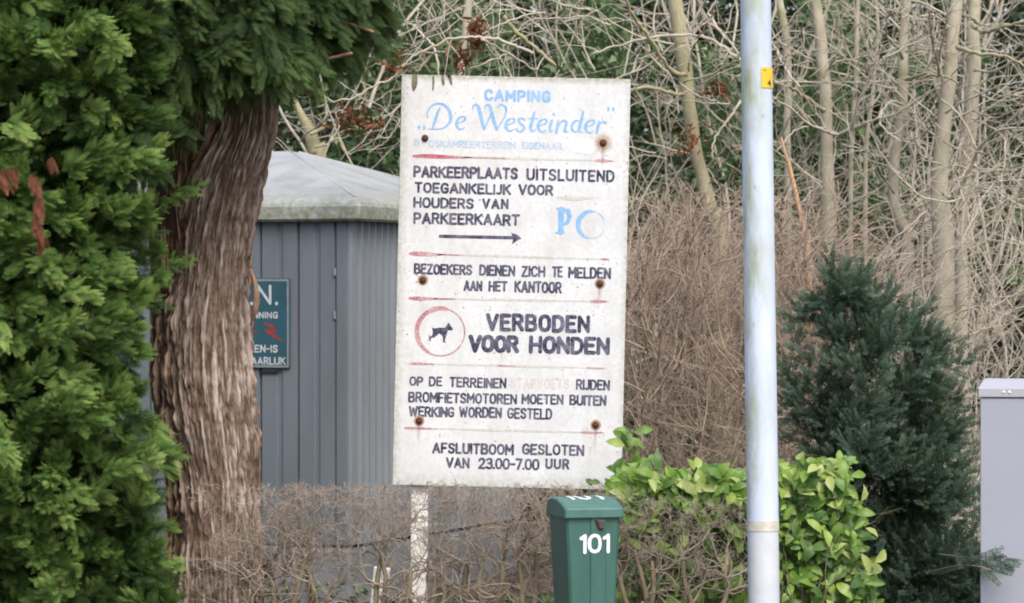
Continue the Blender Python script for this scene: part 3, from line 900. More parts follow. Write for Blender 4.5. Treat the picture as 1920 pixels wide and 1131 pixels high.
prof = [(0, .0), (.025, .022), (.42, .022), (.455, .012), (.56, .012), (.6, .024), (.965, .024), (1, .0)]
edges = [632, 560, 487, 414, 341, 268, 195, 122, 49]
for a, b in zip(edges[1:], edges[:-1]):
    x0, x1 = (a - 652) * PXM, (b - 652) * PXM
    o = folded('wall_panel', x0 + .003, x1 - .003, .36, SH - .02, prof, M_shed, shed)
folded('corner_post', (633.5 - 652) * PXM, .003, .36, SH - .02, [(0, .02), (.9, .02), (1, .008)], M_shed, shed)
# folded corner strip and corrugated side, both coloured lighter as if lit
o = box('corner_strip', .002, .03, -.012, .075, .36, SH - .02, M_shed_lit, shed, .004)
V = []; Fc = []; k = 0; yy = .078; npts = 0; rows = []
while yy < SD:
    rows.append((yy, .012 + .02 * (math.sin((yy - .078) / .091 * 2 * PI) > 0))); yy += .091 / 8
prf = []
for q in np.arange(.078, SD, .0114):
    s = math.sin((q - .078) / .091 * 2 * PI); prf.append((q, .024 + .024 * max(-1, min(1, 1.8 * s))))
for z in (.36, SH - .02):
    for q, d in prf: V.append((d, q, z))
n = len(prf)
Fc = [(i, i + 1, i + 1 + n, i + n) for i in range(n - 1)]
o = obj('corrugated_side', new_mesh('corrugated_side', V, Fc), M_shed_lit, shed)
sm = o.modifiers.new('solid', 'SOLIDIFY'); sm.thickness = .002
box('back_wall', -SW, 0, SD + .001, SD + .02, .1, SH, M_shed, shed)
box('left_wall', -SW - .02, -SW - .001, 0, SD, .1, SH, M_shed, shed)
box('plinth', -SW - .03, .035, -.035, SD + .03, 0, .34, M_plinth, shed, .02)
# hinges and latch
for z in (CAMZ + 55 * .003045, CAMZ - 26 * .003045):
    b = box('hinge', -.076, -.060, -.034, -.0245, z - .022, z + .022, M_galv, shed, .003)
box('vent_slot', (487 - 652) * PXM, (520 - 652) * PXM, -.032, -.0245, CAMZ - 136 * .003045, CAMZ - 131 * .003045, M_black, shed)
# roof lid
ov = .085
def rr(x0, x1, y0, y1, z, rad=.022, n=3):
    pts = []
    for cx, cy, a0 in ((x1 - rad, y1 - rad, 0), (x0 + rad, y1 - rad, 90), (x0 + rad, y0 + rad, 180), (x1 - rad, y0 + rad, 270)):
        for i in range(n + 1):
            a = math.radians(a0 + 90 * i / n); pts.append((cx + rad * math.cos(a), cy + rad * math.sin(a), z))
    return pts
X0, X1, Y0, Y1 = -SW - ov, ov + .03, -ov, SD + ov
rings = [rr(X0 + .05, X1 - .05, Y0 + .05, Y1 - .05, 2.232), rr(X0 + .015, X1 - .015, Y0 + .015, Y1 - .015, 2.208), rr(X0, X1, Y0, Y1, 2.222), rr(X0, X1, Y0, Y1, 2.292),
         rr(X0 + .012, X1 - .012, Y0 + .012, Y1 - .012, 2.315), rr(X0 + .05, X1 - .05, Y0 + .05, Y1 - .05, 2.345)]
cx_, cy_ = (X0 + X1) / 2, (Y0 + Y1) / 2
for f, z in ((.93, 2.672), (.985, 2.678)):
    rings.append([(p_[0] * (1 - f) + cx_ * f, p_[1] * (1 - f) + cy_ * f, z) for p_ in rings[5]])
V, Fc = loft(rings)
o = obj('roof', new_mesh('roof', V, Fc), m_roof, shed)

# raised seams along the hips of the roof
for cxx, cyy in ((X0, Y0), (X1, Y0), (X1, Y1), (X0, Y1)):
    sx_, sy_ = (1 if cxx < cx_ else -1), (1 if cyy < cy_ else -1)
    arr = np.array([(cxx + sx_ * .055, cyy + sy_ * .055, 2.347), (cxx + (cx_ - cxx) * .5, cyy + (cy_ - cyy) * .5, 2.347 + .327 * .487), (cxx + (cx_ - cxx) * .95, cyy + (cy_ - cyy) * .95, 2.672)])
    V, Fc = tube(arr, [.009, .009, .009], 6); obj('hip_seam', new_mesh('hip_seam', V, Fc, smooth=True), m_roof, shed)
# enamel warning sign on the kiosk (a thing fixed to its wall)
ws = empty('warning_sign', (0, 0, 0), (0, 0, math.radians(-22)))
sc = shed.location; ca, sa = math.cos(math.radians(-22)), math.sin(math.radians(-22))
def shed_w(x, y, z): return (sc.x + ca * x - sa * y, sc.y + sa * x + ca * y, z)
cxs = (455 - 652) * PXM; czs = CAMZ - (607 - 565.5) * .00302
ws.location = shed_w(cxs, -.035, czs)
tag(ws, 'dark blue-green enamel high voltage warning plate with red lightning, half hidden by the conifer trunk', 'sign')
hw, hh = 91 * PXM, 86 * .00302
M_enam = simple('blue_green_enamel', (.022, .085, .12), .35, .35, 5, col2=(.018, .07, .085))
M_white_worn = simple('worn_white_paint', (.55, .57, .56), .6, .25, 40)
M_redp = simple('dull_red_paint', (.26, .045, .04), .6, .3, 40)
bevel(box('plate', -hw, hw, -.004, .004, -hh, hh, M_enam, ws), .012, 3, 60)
fs = [(np.array([(-hw + .012, -hh + .012), (hw - .012, -hh + .012), (hw - .012, hh - .012), (-hw + .012, hh - .012), (-hw + .012, -hh + .012)]), np.full(5, .006))]
paint('border', fs, M_galv, ws, -.005, .0025, .002, 60, 3)
def wpx(px): return (px - 455) * PXM
def wpz(py): return -(py - 607) * .00302
paint('lettering', word('P.E.N.', wpx(390), wpx(523), wpz(572), wpz(533), .017, .3), M_white_worn, ws, -.0052, .003)
paint('lettering', word('HOOGSPANNING', wpx(392), wpx(523), wpz(598), wpz(585), .0075, .3), M_white_worn, ws, -.0052, .002)
paint('lettering', word('AANRAKEN-IS', wpx(402), wpx(523), wpz(663), wpz(648), .0085, .28), M_white_worn, ws, -.0052, .002)
paint('lettering', word('LEVENSGEVAARLIJK', wpx(375), wpx(538), wpz(686), wpz(671), .0085, .3), M_white_worn, ws, -.0052, .002)
def bolt_strokes(dx, mir=1):
    pts = [(495 + dx, 606), (512 + dx, 614), (518 + dx, 622), (501 + dx, 622), (514 + dx, 630), (531 + dx, 641)]
    r_ = [.004, .014, .008, .010, .012, .004]
    return (np.array([(wpx(a), wpz(b)) for a, b in pts]), np.array(r_))
o = paint('lightning_symbol', [bolt_strokes(0)], M_redp, ws, -.0053, .003)
o = paint('lightning_symbol', [(np.array([(wpx(450), wpz(604)), (wpx(478), wpz(606))]), np.array([.012, .006])), (np.array([(wpx(448), wpz(622)), (wpx(480), wpz(623))]), np.array([.012, .007]))], M_redp, ws, -.0053, .003)

# ================================================================== THE CAMPING SIGN
YS = 16.0; PM = YS / F
TLc, TRc, BLc, BRc = (753, 138), (1183, 150), (736, 910), (1165, 918)
ctr = (sum(c[0] for c in (TLc, TRc, BLc, BRc)) / 4, sum(c[1] for c in (TLc, TRc, BLc, BRc)) / 4)
BWd = 429.6 * PM; BHt = 770.5 * PM
sc_loc = W(ctr[0], ctr[1], YS)
sign = empty('camping_sign', (sc_loc.x, YS, 0))
tag(sign, 'large white notice board with blue and black Dutch camping rules, rusty bolts and white posts', 'sign')
TH = math.radians(1.3)
face = empty('face_frame')      # replaced by the board object below
bpy.data.objects.remove(face)
def suv(px, py):
    """photo pixel on the board -> board-local metres (x right, z up from the board centre)"""
    dx, dy = px - ctr[0], py - ctr[1]
    au = np.array([429.6, 10.0]) / 429.6; av = np.array([-17.5, 770.0]) / 770.2
    A = np.array([[au[0], av[0]], [au[1], av[1]]])
    s = np.linalg.solve(A, np.array([dx, dy]))
    return s[0] * PM, -s[1] * PM

m_board, nt, p = mat_new('weathered_white_board')
sx = sep(nt)
nA = noise(nt, 5, 6, .6); nB = noise(nt, 45, 5, .65); nC = noise(nt, 150, 3, .6); nD = noise(nt, 9, 5, .7, stretch=(1, 1, .25))
r = ramp(nt, [(.3, (.60, .62, .63)), (.5, (.68, .70, .715)), (.7, (.74, .76, .79))])
nt.links.new(nA.outputs[0], r.inputs[0])
c = mixc(nt, maprange(nt, nB.outputs[0], .42, .72, 0, .5), r.outputs[0], (.50, .51, .47))
# specks where the paint has chipped, in patches
vor = nt.nodes.new('ShaderNodeTexVoronoi'); vor.inputs['Scale'].default_value = 48
tc = nt.nodes.new('ShaderNodeTexCoord'); nt.links.new(tc.outputs['Object'], vor.inputs['Vector'])
sp = math_(nt, 'LESS_THAN', vor.outputs['Distance'], maprange(nt, nB.outputs[0], .3, .7, .08, .26))
pick = nt.nodes.new('ShaderNodeSeparateColor'); nt.links.new(vor.outputs['Color'], pick.inputs[0])
patch = maprange(nt, nA.outputs[0], .44, .60, .02, .40)
sp = math_(nt, 'MULTIPLY', sp, math_(nt, 'LESS_THAN', pick.outputs[0], patch))
c = mixc(nt, math_(nt, 'MULTIPLY', sp, .75), c, (.16, .14, .15))
# algae at the edges: left side, bottom, top lip
eL = maprange(nt, sx.outputs[0], -BWd / 2 + .045, -BWd / 2, 0, .6)
eT = maprange(nt, sx.outputs[2], BHt / 2 - .035, BHt / 2 - .005, 0, .9)
eB = maprange(nt, sx.outputs[2], -BHt / 2 + .07, -BHt / 2, 0, .5)
eR = maprange(nt, sx.outputs[0], BWd / 2 - .03, BWd / 2, 0, .45)
eS = math_(nt, 'MAXIMUM', math_(nt, 'MAXIMUM', eL, eT), math_(nt, 'MAXIMUM', eB, eR))
eS = math_(nt, 'MULTIPLY', eS, maprange(nt, nB.outputs[0], .3, .6, .25, 1.0))
c = mixc(nt, eS, c, (.30, .29, .19))
c = mixc(nt, math_(nt, 'MULTIPLY', maprange(nt, nD.outputs[0], .52, .78, 0, .5), 1.0), c, (.47, .44, .36))
nt.links.new(c, p.inputs['Base Color']); p.inputs['Roughness'].default_value = .6; p.inputs['Specular IOR Level'].default_value = .3
nt.links.new(bump(nt, math_(nt, 'ADD', nB.outputs[0], nC.outputs[0]), .12, .004), p.inputs['Normal'])

# board: outline with a rounded lower right corner
bw, bh = BWd / 2, BHt / 2
outl = [(-bw, -bh)]
rc = .035
outl += [(bw - rc + rc * math.sin(a), -bh + rc - rc * math.cos(a)) for a in np.linspace(0, PI / 2, 7)]
outl += [(bw, bh - .004), (bw - .004, bh), (-bw, bh - .002)]
n = len(outl)
V = [(x, 0, z) for x, z in outl] + [(x, .018, z) for x, z in outl]
Fc = [tuple(range(n)), tuple(range(2 * n - 1, n - 1, -1))] + [(i + n, (i + 1) % n + n, (i + 1) % n, i) for i in range(n)]
board = obj('board', new_mesh('board', V, Fc), m_board, sign)
board.location = (0, 0, sc_loc.z); board.rotation_euler = (0, TH, 0)
bevel(board, .0025, 2, 60)

def inkmat(name, col, var=.25, fade=None, f=.0):
    m, nt, p = mat_new(name)
    n = noise(nt, 70, 4, .65); n2 = noise(nt, 14, 4, .6)
    base = ramp(nt, [(.35, tuple(c_ * (1 - var) for c_ in col)), (.65, col)])
    nt.links.new(n.outputs[0], base.inputs[0]); c = base.outputs[0]
    if fade:
        c = mixc(nt, maprange(nt, math_(nt, 'ADD', math_(nt, 'MULTIPLY', n.outputs[0], .5), math_(nt, 'MULTIPLY', n2.outputs[0], .5)), .42, .62, 0, f), c, fade)
    nt.links.new(c, p.inputs['Base Color']); p.inputs['Roughness'].default_value = .6; p.inputs['Specular IOR Level'].default_value = .2
    return m
M_ink = inkmat('navy_black_sign_paint', (.04, .04, .085), .3, (.30, .30, .38), .62)
M_blue = inkmat('sky_blue_sign_paint', (.22, .44, .74), .12, (.42, .58, .78), .6)
M_bluef = inkmat('faded_sky_blue_sign_paint', (.36, .52, .72), .1, (.62, .66, .72), .9)
M_red = inkmat('faded_red_sign_paint', (.46, .17, .20), .2, (.62, .48, .50), .85)
M_redhot = inkmat('red_sign_paint', (.50, .10, .14), .2, (.60, .35, .40), .7)
M_pinkf = inkmat('washed_out_pink_paint', (.64, .55, .55), .06, (.67, .66, .65), .95)
M_pinkf2 = inkmat('washed_out_red_letters', (.63, .53, .53), .1, (.67, .66, .65), .85)
M_greyf = inkmat('washed_out_grey_paint', (.54, .53, .49), .08, (.66, .65, .63), .9)

sd = [0]
def text(txt, px0, px1, pyt, pyb, swpx, mat=M_ink, wear=.0013, holes=.0, gap=.26, name='lettering'):
    x0, zt = suv(px0, pyt); _, zb = suv(px0, pyb); x1, _ = suv(px1, pyt)
    sd[0] += 1
    return paint(name, word(txt, x0, x1, zb, zt, swpx * PM, gap), mat, board, -.0009, .0019, wear, 110, sd[0], holes)
text('CAMPING', 908, 1033, 167, 190, 5.3, M_blue, gap=.34)
text('B', 776, 787, 261, 273.5, 2.6, M_bluef, .0012, .02)
text('OSKAMPEERTERREIN', 804, 967, 262, 276, 2.7, M_bluef, .0014, .05)
text('EIGENAAR.', 978, 1058, 266, 279.5, 2.9, M_bluef, .0014, .04)
text('PARKEERPLAATS', 775, 972, 310, 333, 5.0)
text('UITSLUITEND', 987, 1153, 315.5, 339, 4.8, gap=.3)
text('TOEGANKELIJK', 777, 959, 341, 362, 4.6)
text('VOOR', 972, 1038, 345, 366, 4.6)
text('HOUDERS', 775, 889, 369, 390, 4.5)
text('VAN', 904, 954, 372, 392, 4.6, gap=.36)
text('PARKEERKAART', 775, 975, 397.5, 420, 4.8)
text('BEZOEKERS', 776, 886, 493.5, 514.5, 4.4)
text('DIENEN', 898.5, 966.5, 496, 517.5, 4.3)
text('ZICH', 977.5, 1023, 498, 519.5, 4.1)
text('TE', 1035, 1055.5, 499, 520.5, 4.1)
text('MELDEN', 1065.5, 1146, 500, 522, 4.3)
text('AAN', 869, 905, 525.5, 546, 4.5)
text('HET', 916, 952, 526.5, 547, 4.3)
text('KANTOOR', 964.5, 1054, 526.5, 549, 4.4)
text('VERBODEN', 911, 1107, 587, 621, 7.6, gap=.3)
text('VOOR', 878.5, 974, 627, 661, 8.4, gap=.24)
text('HONDEN', 992, 1144, 629, 663, 7.8, gap=.26)
text('OP', 767.5, 794, 705, 723.5, 3.9)
text('DE', 804, 830, 705.5, 724.5, 3.9)
text('TERREINEN', 842.5, 950, 706.5, 726.5, 3.9)
text('STAPVOETS', 957, 1068, 708, 728, 3.4, M_pinkf2, .0014, .09, .34)
text('RIJDEN', 1080, 1144, 711, 731.5, 4.0)
text('BROMFIETSMOTOREN', 765.5, 970, 734, 754.5, 4.0)
text('MOETEN', 978, 1057, 738, 758, 4.0)
text('BUITEN', 1067.5, 1137.5, 740, 760.5, 4.2)
text('WERKING', 766.5, 852.5, 761, 781.5, 4.1)
text('WORDEN', 860.5, 941.5, 762, 783, 4.1)
text('GESTELD', 951, 1036, 764, 785.5, 4.1)
text('AFSLUITBOOM', 810.5, 964, 829, 850.5, 4.5)
text('GESLOTEN', 979, 1096, 831.5, 853, 4.4)
text('VAN', 836, 881, 857, 878, 4.4)
text('23.00-7.00', 896.5, 1012, 857.5, 879.5, 4.2, gap=.2)
text('UUR', 1022.5, 1068, 859.5, 880, 4.5, gap=.36)

def brush(pts, mat, conv, sc_, wear=.0008, holes=0., name='lettering', smooth=True, cell=.0019, ws=110, y=-.0009):
    res = []
    for st in pts:
        A = spline(st, 6) if smooth and len(st) > 2 else np.array(st, float)
        P2 = np.array([suv(*conv(q[0], q[1])) for q in A]); R2 = np.maximum(A[:, 2] / sc_ * PM / 2, .0006)
        res.append((P2, R2))
    sd[0] += 1
    return paint(name, res, mat, board, y, cell, wear, ws, sd[0], holes)
CS = lambda x, y: (780 + x / 5.053, 190 + y / 5.053)
e_ = [(385, 208, 10), (425, 200, 11), (462, 178, 18), (465, 152, 18), (435, 146, 16), (400, 168, 24), (384, 215, 29), (405, 260, 22), (440, 262, 14), (462, 245, 9)]
def sh(st, dx, dy): return [(x + dx, y + dy, w) for x, y, w in st]
scr = [[(28, 240, 24), (32, 250, 22), (24, 270, 9)], [(76, 240, 24), (80, 250, 22), (72, 270, 9)],
       [(108, 155, 9), (112, 95, 13), (148, 45, 17), (205, 22, 20), (268, 35, 25), (315, 90, 30), (330, 165, 32), (305, 218, 24), (255, 256, 14), (190, 263, 14), (122, 262, 11)],
       [(232, 58, 9), (210, 95, 22), (178, 190, 26), (155, 258, 14)], e_,
       [(538, 75, 11), (545, 42, 18), (580, 36, 24), (603, 90, 34), (622, 180, 34), (645, 262, 26)], [(645, 265, 13), (675, 205, 13), (712, 110, 13)],
       [(650, 72, 11), (660, 42, 18), (695, 40, 26), (716, 100, 34), (738, 190, 34), (766, 268, 26)], [(766, 270, 12), (800, 215, 12), (838, 150, 15), (856, 85, 22), (835, 42, 20), (795, 34, 16), (768, 62, 10)],
       sh(e_, 466, 18),
       [(1030, 178, 18), (1003, 160, 15), (972, 176, 22), (985, 208, 24), (1022, 240, 25), (1008, 280, 20), (968, 284, 16), (950, 262, 14)],
       [(1122, 102, 16), (1104, 175, 28), (1086, 250, 28), (1104, 286, 18), (1138, 266, 9)], [(1068, 166, 10), (1150, 164, 10)],
       sh(e_, 772, 26),
       [(1290, 182, 22), (1270, 240, 27), (1272, 286, 18), (1296, 274, 9)], [(1304, 120, 24), (1306, 128, 24)],
       [(1350, 182, 18), (1340, 240, 27), (1328, 300, 24)], [(1338, 255, 12), (1375, 198, 14), (1412, 184, 22), (1424, 216, 27), (1408, 285, 24), (1442, 288, 9)],
       [(1588, 92, 16), (1568, 175, 28), (1546, 275, 27), (1575, 296, 10)], [(1562, 205, 12), (1520, 182, 16), (1482, 222, 28), (1482, 275, 24), (1518, 292, 14), (1552, 250, 10)],
       sh(e_, 1222, 34),
       [(1735, 192, 18), (1724, 245, 27), (1712, 304, 24)], [(1722, 250, 11), (1756, 200, 16), (1796, 204, 26)],
       [(1822, 66, 22), (1826, 76, 22), (1818, 96, 8)], [(1868, 66, 22), (1872, 76, 22), (1864, 96, 8)]]
brush(scr, M_blue, CS, 5.053, .0007)
C4 = lambda x, y: (730 + x / 3.057, 130 + y / 3.057)
C5 = lambda x, y: (730 + x / 2.355, 450 + y / 2.355)
# arrow
brush([[(292, 957, 19), (720, 966, 19)], [(700, 940, 4), (724, 962, 34), (752, 970, 8)], [(705, 1000, 4), (724, 972, 30), (752, 970, 6)]], M_ink, C4, 3.057, .0006, name='arrow', smooth=False)
# letter P and ring (parking symbol)
brush([[(985, 805, 34), (983, 935, 30)], [(990, 806, 14), (1025, 812, 26), (1034, 845, 26), (1020, 882, 20), (990, 890, 16)], [(958, 938, 14), (998, 936, 14)], [(962, 800, 12), (1000, 800, 14)]], M_blue, C4, 3.057, .0006, name='symbol', smooth=False)
ring = []
for a in np.linspace(-22, 338, 50):
    t = math.radians(a); w = 4 + 25 * max(0, math.cos(t - math.radians(165))) ** .6 if not -15 < a < 18 else 1.5
    ring.append((1158 + 76 * math.cos(t), 893 - 78 * math.sin(t), w))
brush([ring], M_blue, C4, 3.057, .0012, .0, name='symbol')
brush([[(965, 735, 12), (1060, 742, 24), (1190, 735, 8)]], M_greyf, C4, 3.057, .002, .02, name='smudge')
M_fresh = inkmat('fresh_white_paint', (.74, .745, .76), .05, (.69, .70, .70), .8)
brush([[(1040, 405, 26), (1150, 415, 30)], [(1045, 435, 50), (1160, 440, 60)], [(1060, 460, 30), (1150, 470, 40)]], M_fresh, C4, 3.057, .0015, 0, 'repainted_patch', y=-.0007)
# rules painted across
def rule(y0, y1, reds, conv, sc_, x0=90, x1=950):
    def yy(x): return y0 + (y1 - y0) * (x - x0) / (x1 - x0)
    brush([[(x0 + 40, yy(x0 + 40), 3), ((x0 + x1) / 2, yy((x0 + x1) / 2), 14 * sc_ / 3.057), (x1 - 20, yy(x1 - 20), 4)]], M_greyf, conv, sc_, .0028, .04, 'rule', ws=60)
    for a, b, w, m in reds:
        brush([[(a, yy(a), w * .6), (a + (b - a) * .3, yy(a) + 1, w), (b - (b - a) * .2, yy(b), w * .55), (b, yy(b), w * .15)]], m, conv, sc_, .0016, .01, 'rule', ws=80, y=-.0013)
rule(497, 526, [(140, 470, 24, M_redhot), (430, 680, 8, M_red), (1180, 1290, 18, M_red)], C4, 3.057, 140, 1290)
rule(1056, 1090, [(120, 310, 26, M_red), (280, 420, 9, M_red), (1215, 1262, 14, M_red)], C4, 3.057, 120, 1260)
rule(257, 272, [(90, 215, 17, M_red), (200, 300, 9, M_red), (370, 520, 7, M_pinkf), (890, 968, 14, M_red)], C5, 2.355)
rule(545, 567, [(92, 205, 12, M_red), (480, 565, 8, M_red), (870, 955, 10, M_red)], C5, 2.355)
rule(830, 852, [(70, 210, 12, M_red), (845, 950, 11, M_red)], C5, 2.355, 70, 950)
# prohibition ring and dog
CD = lambda x, y: (760 + x / 8.7, 560 + y / 8.7)
rg = []
for a in np.linspace(0, 360, 61):
    t = math.radians(a); w = 22 + 55 * max(0, math.cos(t - math.radians(165))) ** .7 + (22 if 75 < a < 120 else 0)
    rg.append((578 + 390 * math.cos(t), 545 - 388 * math.sin(t), w))
brush([rg], M_red, CD, 8.7, .0016, .0, 'symbol', ws=60)
dog = [(705, 388), (738, 440), (776, 490), (766, 520), (720, 517), (690, 520), (676, 590), (655, 650), (642, 712), (612, 712), (614, 650), (602, 600), (550, 566), (505, 605), (478, 635), (425, 640), (412, 660), (418, 692), (394, 694), (388, 650), (398, 628), (436, 600), (448, 560), (446, 520), (436, 480), (432, 468), (470, 484), (560, 474), (640, 474), (662, 460), (680, 430)]
pts = [suv(*CD(*q)) for q in dog]
V = [(x, -.0011, z) for x, z in pts]
o = obj('dog_symbol', new_mesh('dog_symbol', V, [tuple(range(len(V)))[::-1]]), M_ink, board)
# bolts with rust
M_rust = simple('rusty_steel', (.10, .045, .03), .9, .5, 60)
m_halo, nt, p = mat_new('rust_stain')
sx = sep(nt); n = noise(nt, 60, 4, .7)
rad = nt.nodes.new('ShaderNodeVectorMath'); rad.operation = 'LENGTH'
tc = nt.nodes.new('ShaderNodeTexCoord'); nt.links.new(tc.outputs['Object'], rad.inputs[0])
a = maprange(nt, math_(nt, 'ADD', rad.outputs['Value'], math_(nt, 'MULTIPLY', math_(nt, 'SUBTRACT', n.outputs[0], .5), .03)), .016, .052, .8, 0)
nt.links.new(mixc(nt, a, (.72, .62, .52), (.42, .16, .06)), p.inputs['Base Color']); p.inputs['Roughness'].default_value = .8
nt.links.new(a, p.inputs['Alpha'])
def disc(name, r, y, mat, parent, n=28, sy=1.0, drop=0.0):
    V = [(0, y, 0)] + [(r * math.cos(2 * PI * i / n), y, r * sy * math.sin(2 * PI * i / n) - (drop if math.sin(2 * PI * i / n) < -.3 else 0)) for i in range(n)]
    return obj(name, new_mesh(name, V, [(0, (i + 1) % n + 1, i + 1) for i in range(n)]), mat, parent)
def streakmat():
    m, nt, p = mat_new('rust_streak')
    sx = sep(nt); n = noise(nt, 40, 4, .7, stretch=(1, 1, .2))
    a = math_(nt, 'MULTIPLY', maprange(nt, math_(nt, 'ABSOLUTE', sx.outputs[0]), .002, .012, 1, 0), maprange(nt, sx.outputs[2], -.14, 0, 0, 1))
    a = math_(nt, 'MULTIPLY', a, maprange(nt, n.outputs[0], .35, .65, .1, .6))
    p.inputs['Base Color'].default_value = (.45, .27, .15, 1); p.inputs['Roughness'].default_value = .8
    nt.links.new(a, p.inputs['Alpha'])
    return m
M_streak = streakmat()
for k, (px, py, halo) in enumerate([(797, 259, 0), (1131, 268, 1), (793, 525, .45), (1125, 532, .5), (786, 789, .4), (1117, 797, .4)]):
    x, z = suv(px, py)
    V, Fc = loft([[(.017 * math.cos(i * PI / 8), -.0015, .017 * math.sin(i * PI / 8)) for i in range(16)],
                  [(.016 * math.cos(i * PI / 8), -.007, .016 * math.sin(i * PI / 8)) for i in range(16)],
                  [(.009 * math.cos(i * PI / 8), -.012, .009 * math.sin(i * PI / 8)) for i in range(16)]])
    b = obj('bolt', new_mesh('bolt', V, [f[::-1] for f in Fc], smooth=True), M_rust, board, (x, 0, z))
    if halo:
        h = disc('rust_stain', .06 if halo == 1 else .026, -.0015, m_halo, b)
    if k >= 3 or k == 1:
        V = [(-.012, -.0017, 0), (.012, -.0017, 0), (.012, -.0017, -.14), (-.012, -.0017, -.14)]
        obj('rust_streak', new_mesh('rust_streak', V, [(0, 3, 2, 1)]), M_streak, b)
# algae runs down from the top edge, left end
M_alg = inkmat('brown_algae', (.16, .14, .08), .3, (.34, .32, .25), .6)
for st in ([(145, 40, 30), (144, 80, 34), (140, 110, 20), (136, 124, 5)], [(252, 40, 10), (252, 80, 12), (250, 115, 9), (249, 122, 4)], [(305, 40, 14), (308, 75, 18), (312, 92, 5)], [(345, 40, 22), (352, 70, 16), (358, 90, 4)], [(330, 36, 10), (345, 40, 10)]):
    brush([st], M_alg, C4, 3.057, .0018, 0, 'algae_run', ws=70, y=-.0016)
# posts
M_wpost = simple('white_painted_timber', (.78, .78, .75), .7, .18, 10, col2=(.64, .63, .58))
o = box('post', W(768, 0, YS).x - sc_loc.x, W(800, 0, YS).x - sc_loc.x, .032, .115, -.3, sc_loc.z + .6, M_wpost, sign, .006)
o.rotation_euler = (0, TH * .3, 0)
o = box('post', W(1100, 0, YS).x - sc_loc.x, W(1130, 0, YS).x - sc_loc.x, .032, .115, -.3, sc_loc.z + .6, simple('green_stained_timber', (.42, .44, .34), .8, .3, 9), sign, .006)
o.rotation_euler = (0, TH * .3, 0)
for zc in (.62, 0, -.68):
    o = box('rail', -bw + .05, bw - .08, .0182, .0315, zc - .035, zc + .035, M_wpost, board)

# low white stake in the hedge
st = box('white_stake', -.04, .04, -.03, .03, -.1, CAMZ - (1063 - 565.5) * 15.9 / F, simple('flaking_white_timber', (.66, .65, .6), .8, .3, 20), None, .006)
st.location = (W(697, 0, 15.9).x, 15.9, 0); st.rotation_euler = (0, math.radians(6), 0)
tag(st, 'short flaking white stake low in the bare hedge left of the sign post', 'stake')

# ================================================================== THE LAMP POST
YL = 14.2
lp = empty('lamp_post', (W(1432, 0, YL).x, YL, 0))
tag(lp, 'pale blue-grey steel lamp post with green algae streaks and a small yellow sticker', 'lamp post')
m_lp, nt, p = mat_new('algae_streaked_post_paint')
sx = sep(nt); n = noise(nt, 6, 5, .65, stretch=(1, 1, .3)); n2 = noise(nt, 40, 4, .7, stretch=(1, 1, .45)); n3 = noise(nt, 2.2, 3, .5)
c = mixc(nt, maprange(nt, n3.outputs[0], .35, .65), (.50, .58, .72), (.58, .65, .76))
side = maprange(nt, sx.outputs[0], .01, -.065)
alg = math_(nt, 'MULTIPLY', math_(nt, 'MULTIPLY_ADD', side, .9), maprange(nt, n.outputs[0], .45, .72), True)
c = mixc(nt, alg, c, (.30, .34, .20))
c = mixc(nt, math_(nt, 'MULTIPLY', maprange(nt, n2.outputs[0], .64, .74), maprange(nt, sx.outputs[0], .05, -.05, .15, .8)), c, (.25, .29, .17))
nt.links.new(c, p.inputs['Base Color']); p.inputs['Roughness'].default_value = .5; p.inputs['Specular IOR Level'].default_value = .4
RL = 30 * M_(YL)
leanx = (W(1417, 0, YL).x - W(1432, 0, YL).x) / (W(0, 26, YL).z - W(0, 1104, YL).z)
def lpx(z): return leanx * (z - W(0, 1104, YL).z)
def cylr(z0, z1, r0, r1, n=40, rows=1):
    R_ = []
    for k in range(rows + 1):
        z = z0 + (z1 - z0) * k / rows; r = r0 + (r1 - r0) * k / rows
        R_.append([(lpx(z) + r * math.cos(2 * PI * i / n), r * math.sin(2 * PI * i / n), z) for i in range(n)])
    return loft(R_)
zb = CAMZ - (985 - 565.5) * M_(YL)
V, Fc = cylr(zb, 5.0, RL, RL * .93, rows=4); o = obj('upper_pole', new_mesh('pole', V, Fc, smooth=True), m_lp, lp)
m_lp2 = simple('pale_post_paint', (.56, .60, .64), .55, .15, 8)
V, Fc = cylr(-.2, zb, RL * .985, RL * .985); obj('lower_pole', new_mesh('pole', V, Fc, smooth=True), m_lp2, lp)
V, Fc = cylr(zb - .022, zb + .022, RL * 1.02, RL * 1.02)
obj('tape_band', new_mesh('tape_band', V, Fc, smooth=True), simple('cream_tape', (.60, .58, .50), .7, .25, 25), lp)
V, Fc = cylr(5.0, 5.04, RL * .6, RL * .3); obj('cap', new_mesh('cap', V, Fc), m_lp, lp)
for o in lp.children:
    if o.data and o.type == 'MESH':
        md = o.modifiers.new('edge', 'EDGE_SPLIT'); md.split_angle = math.radians(50)
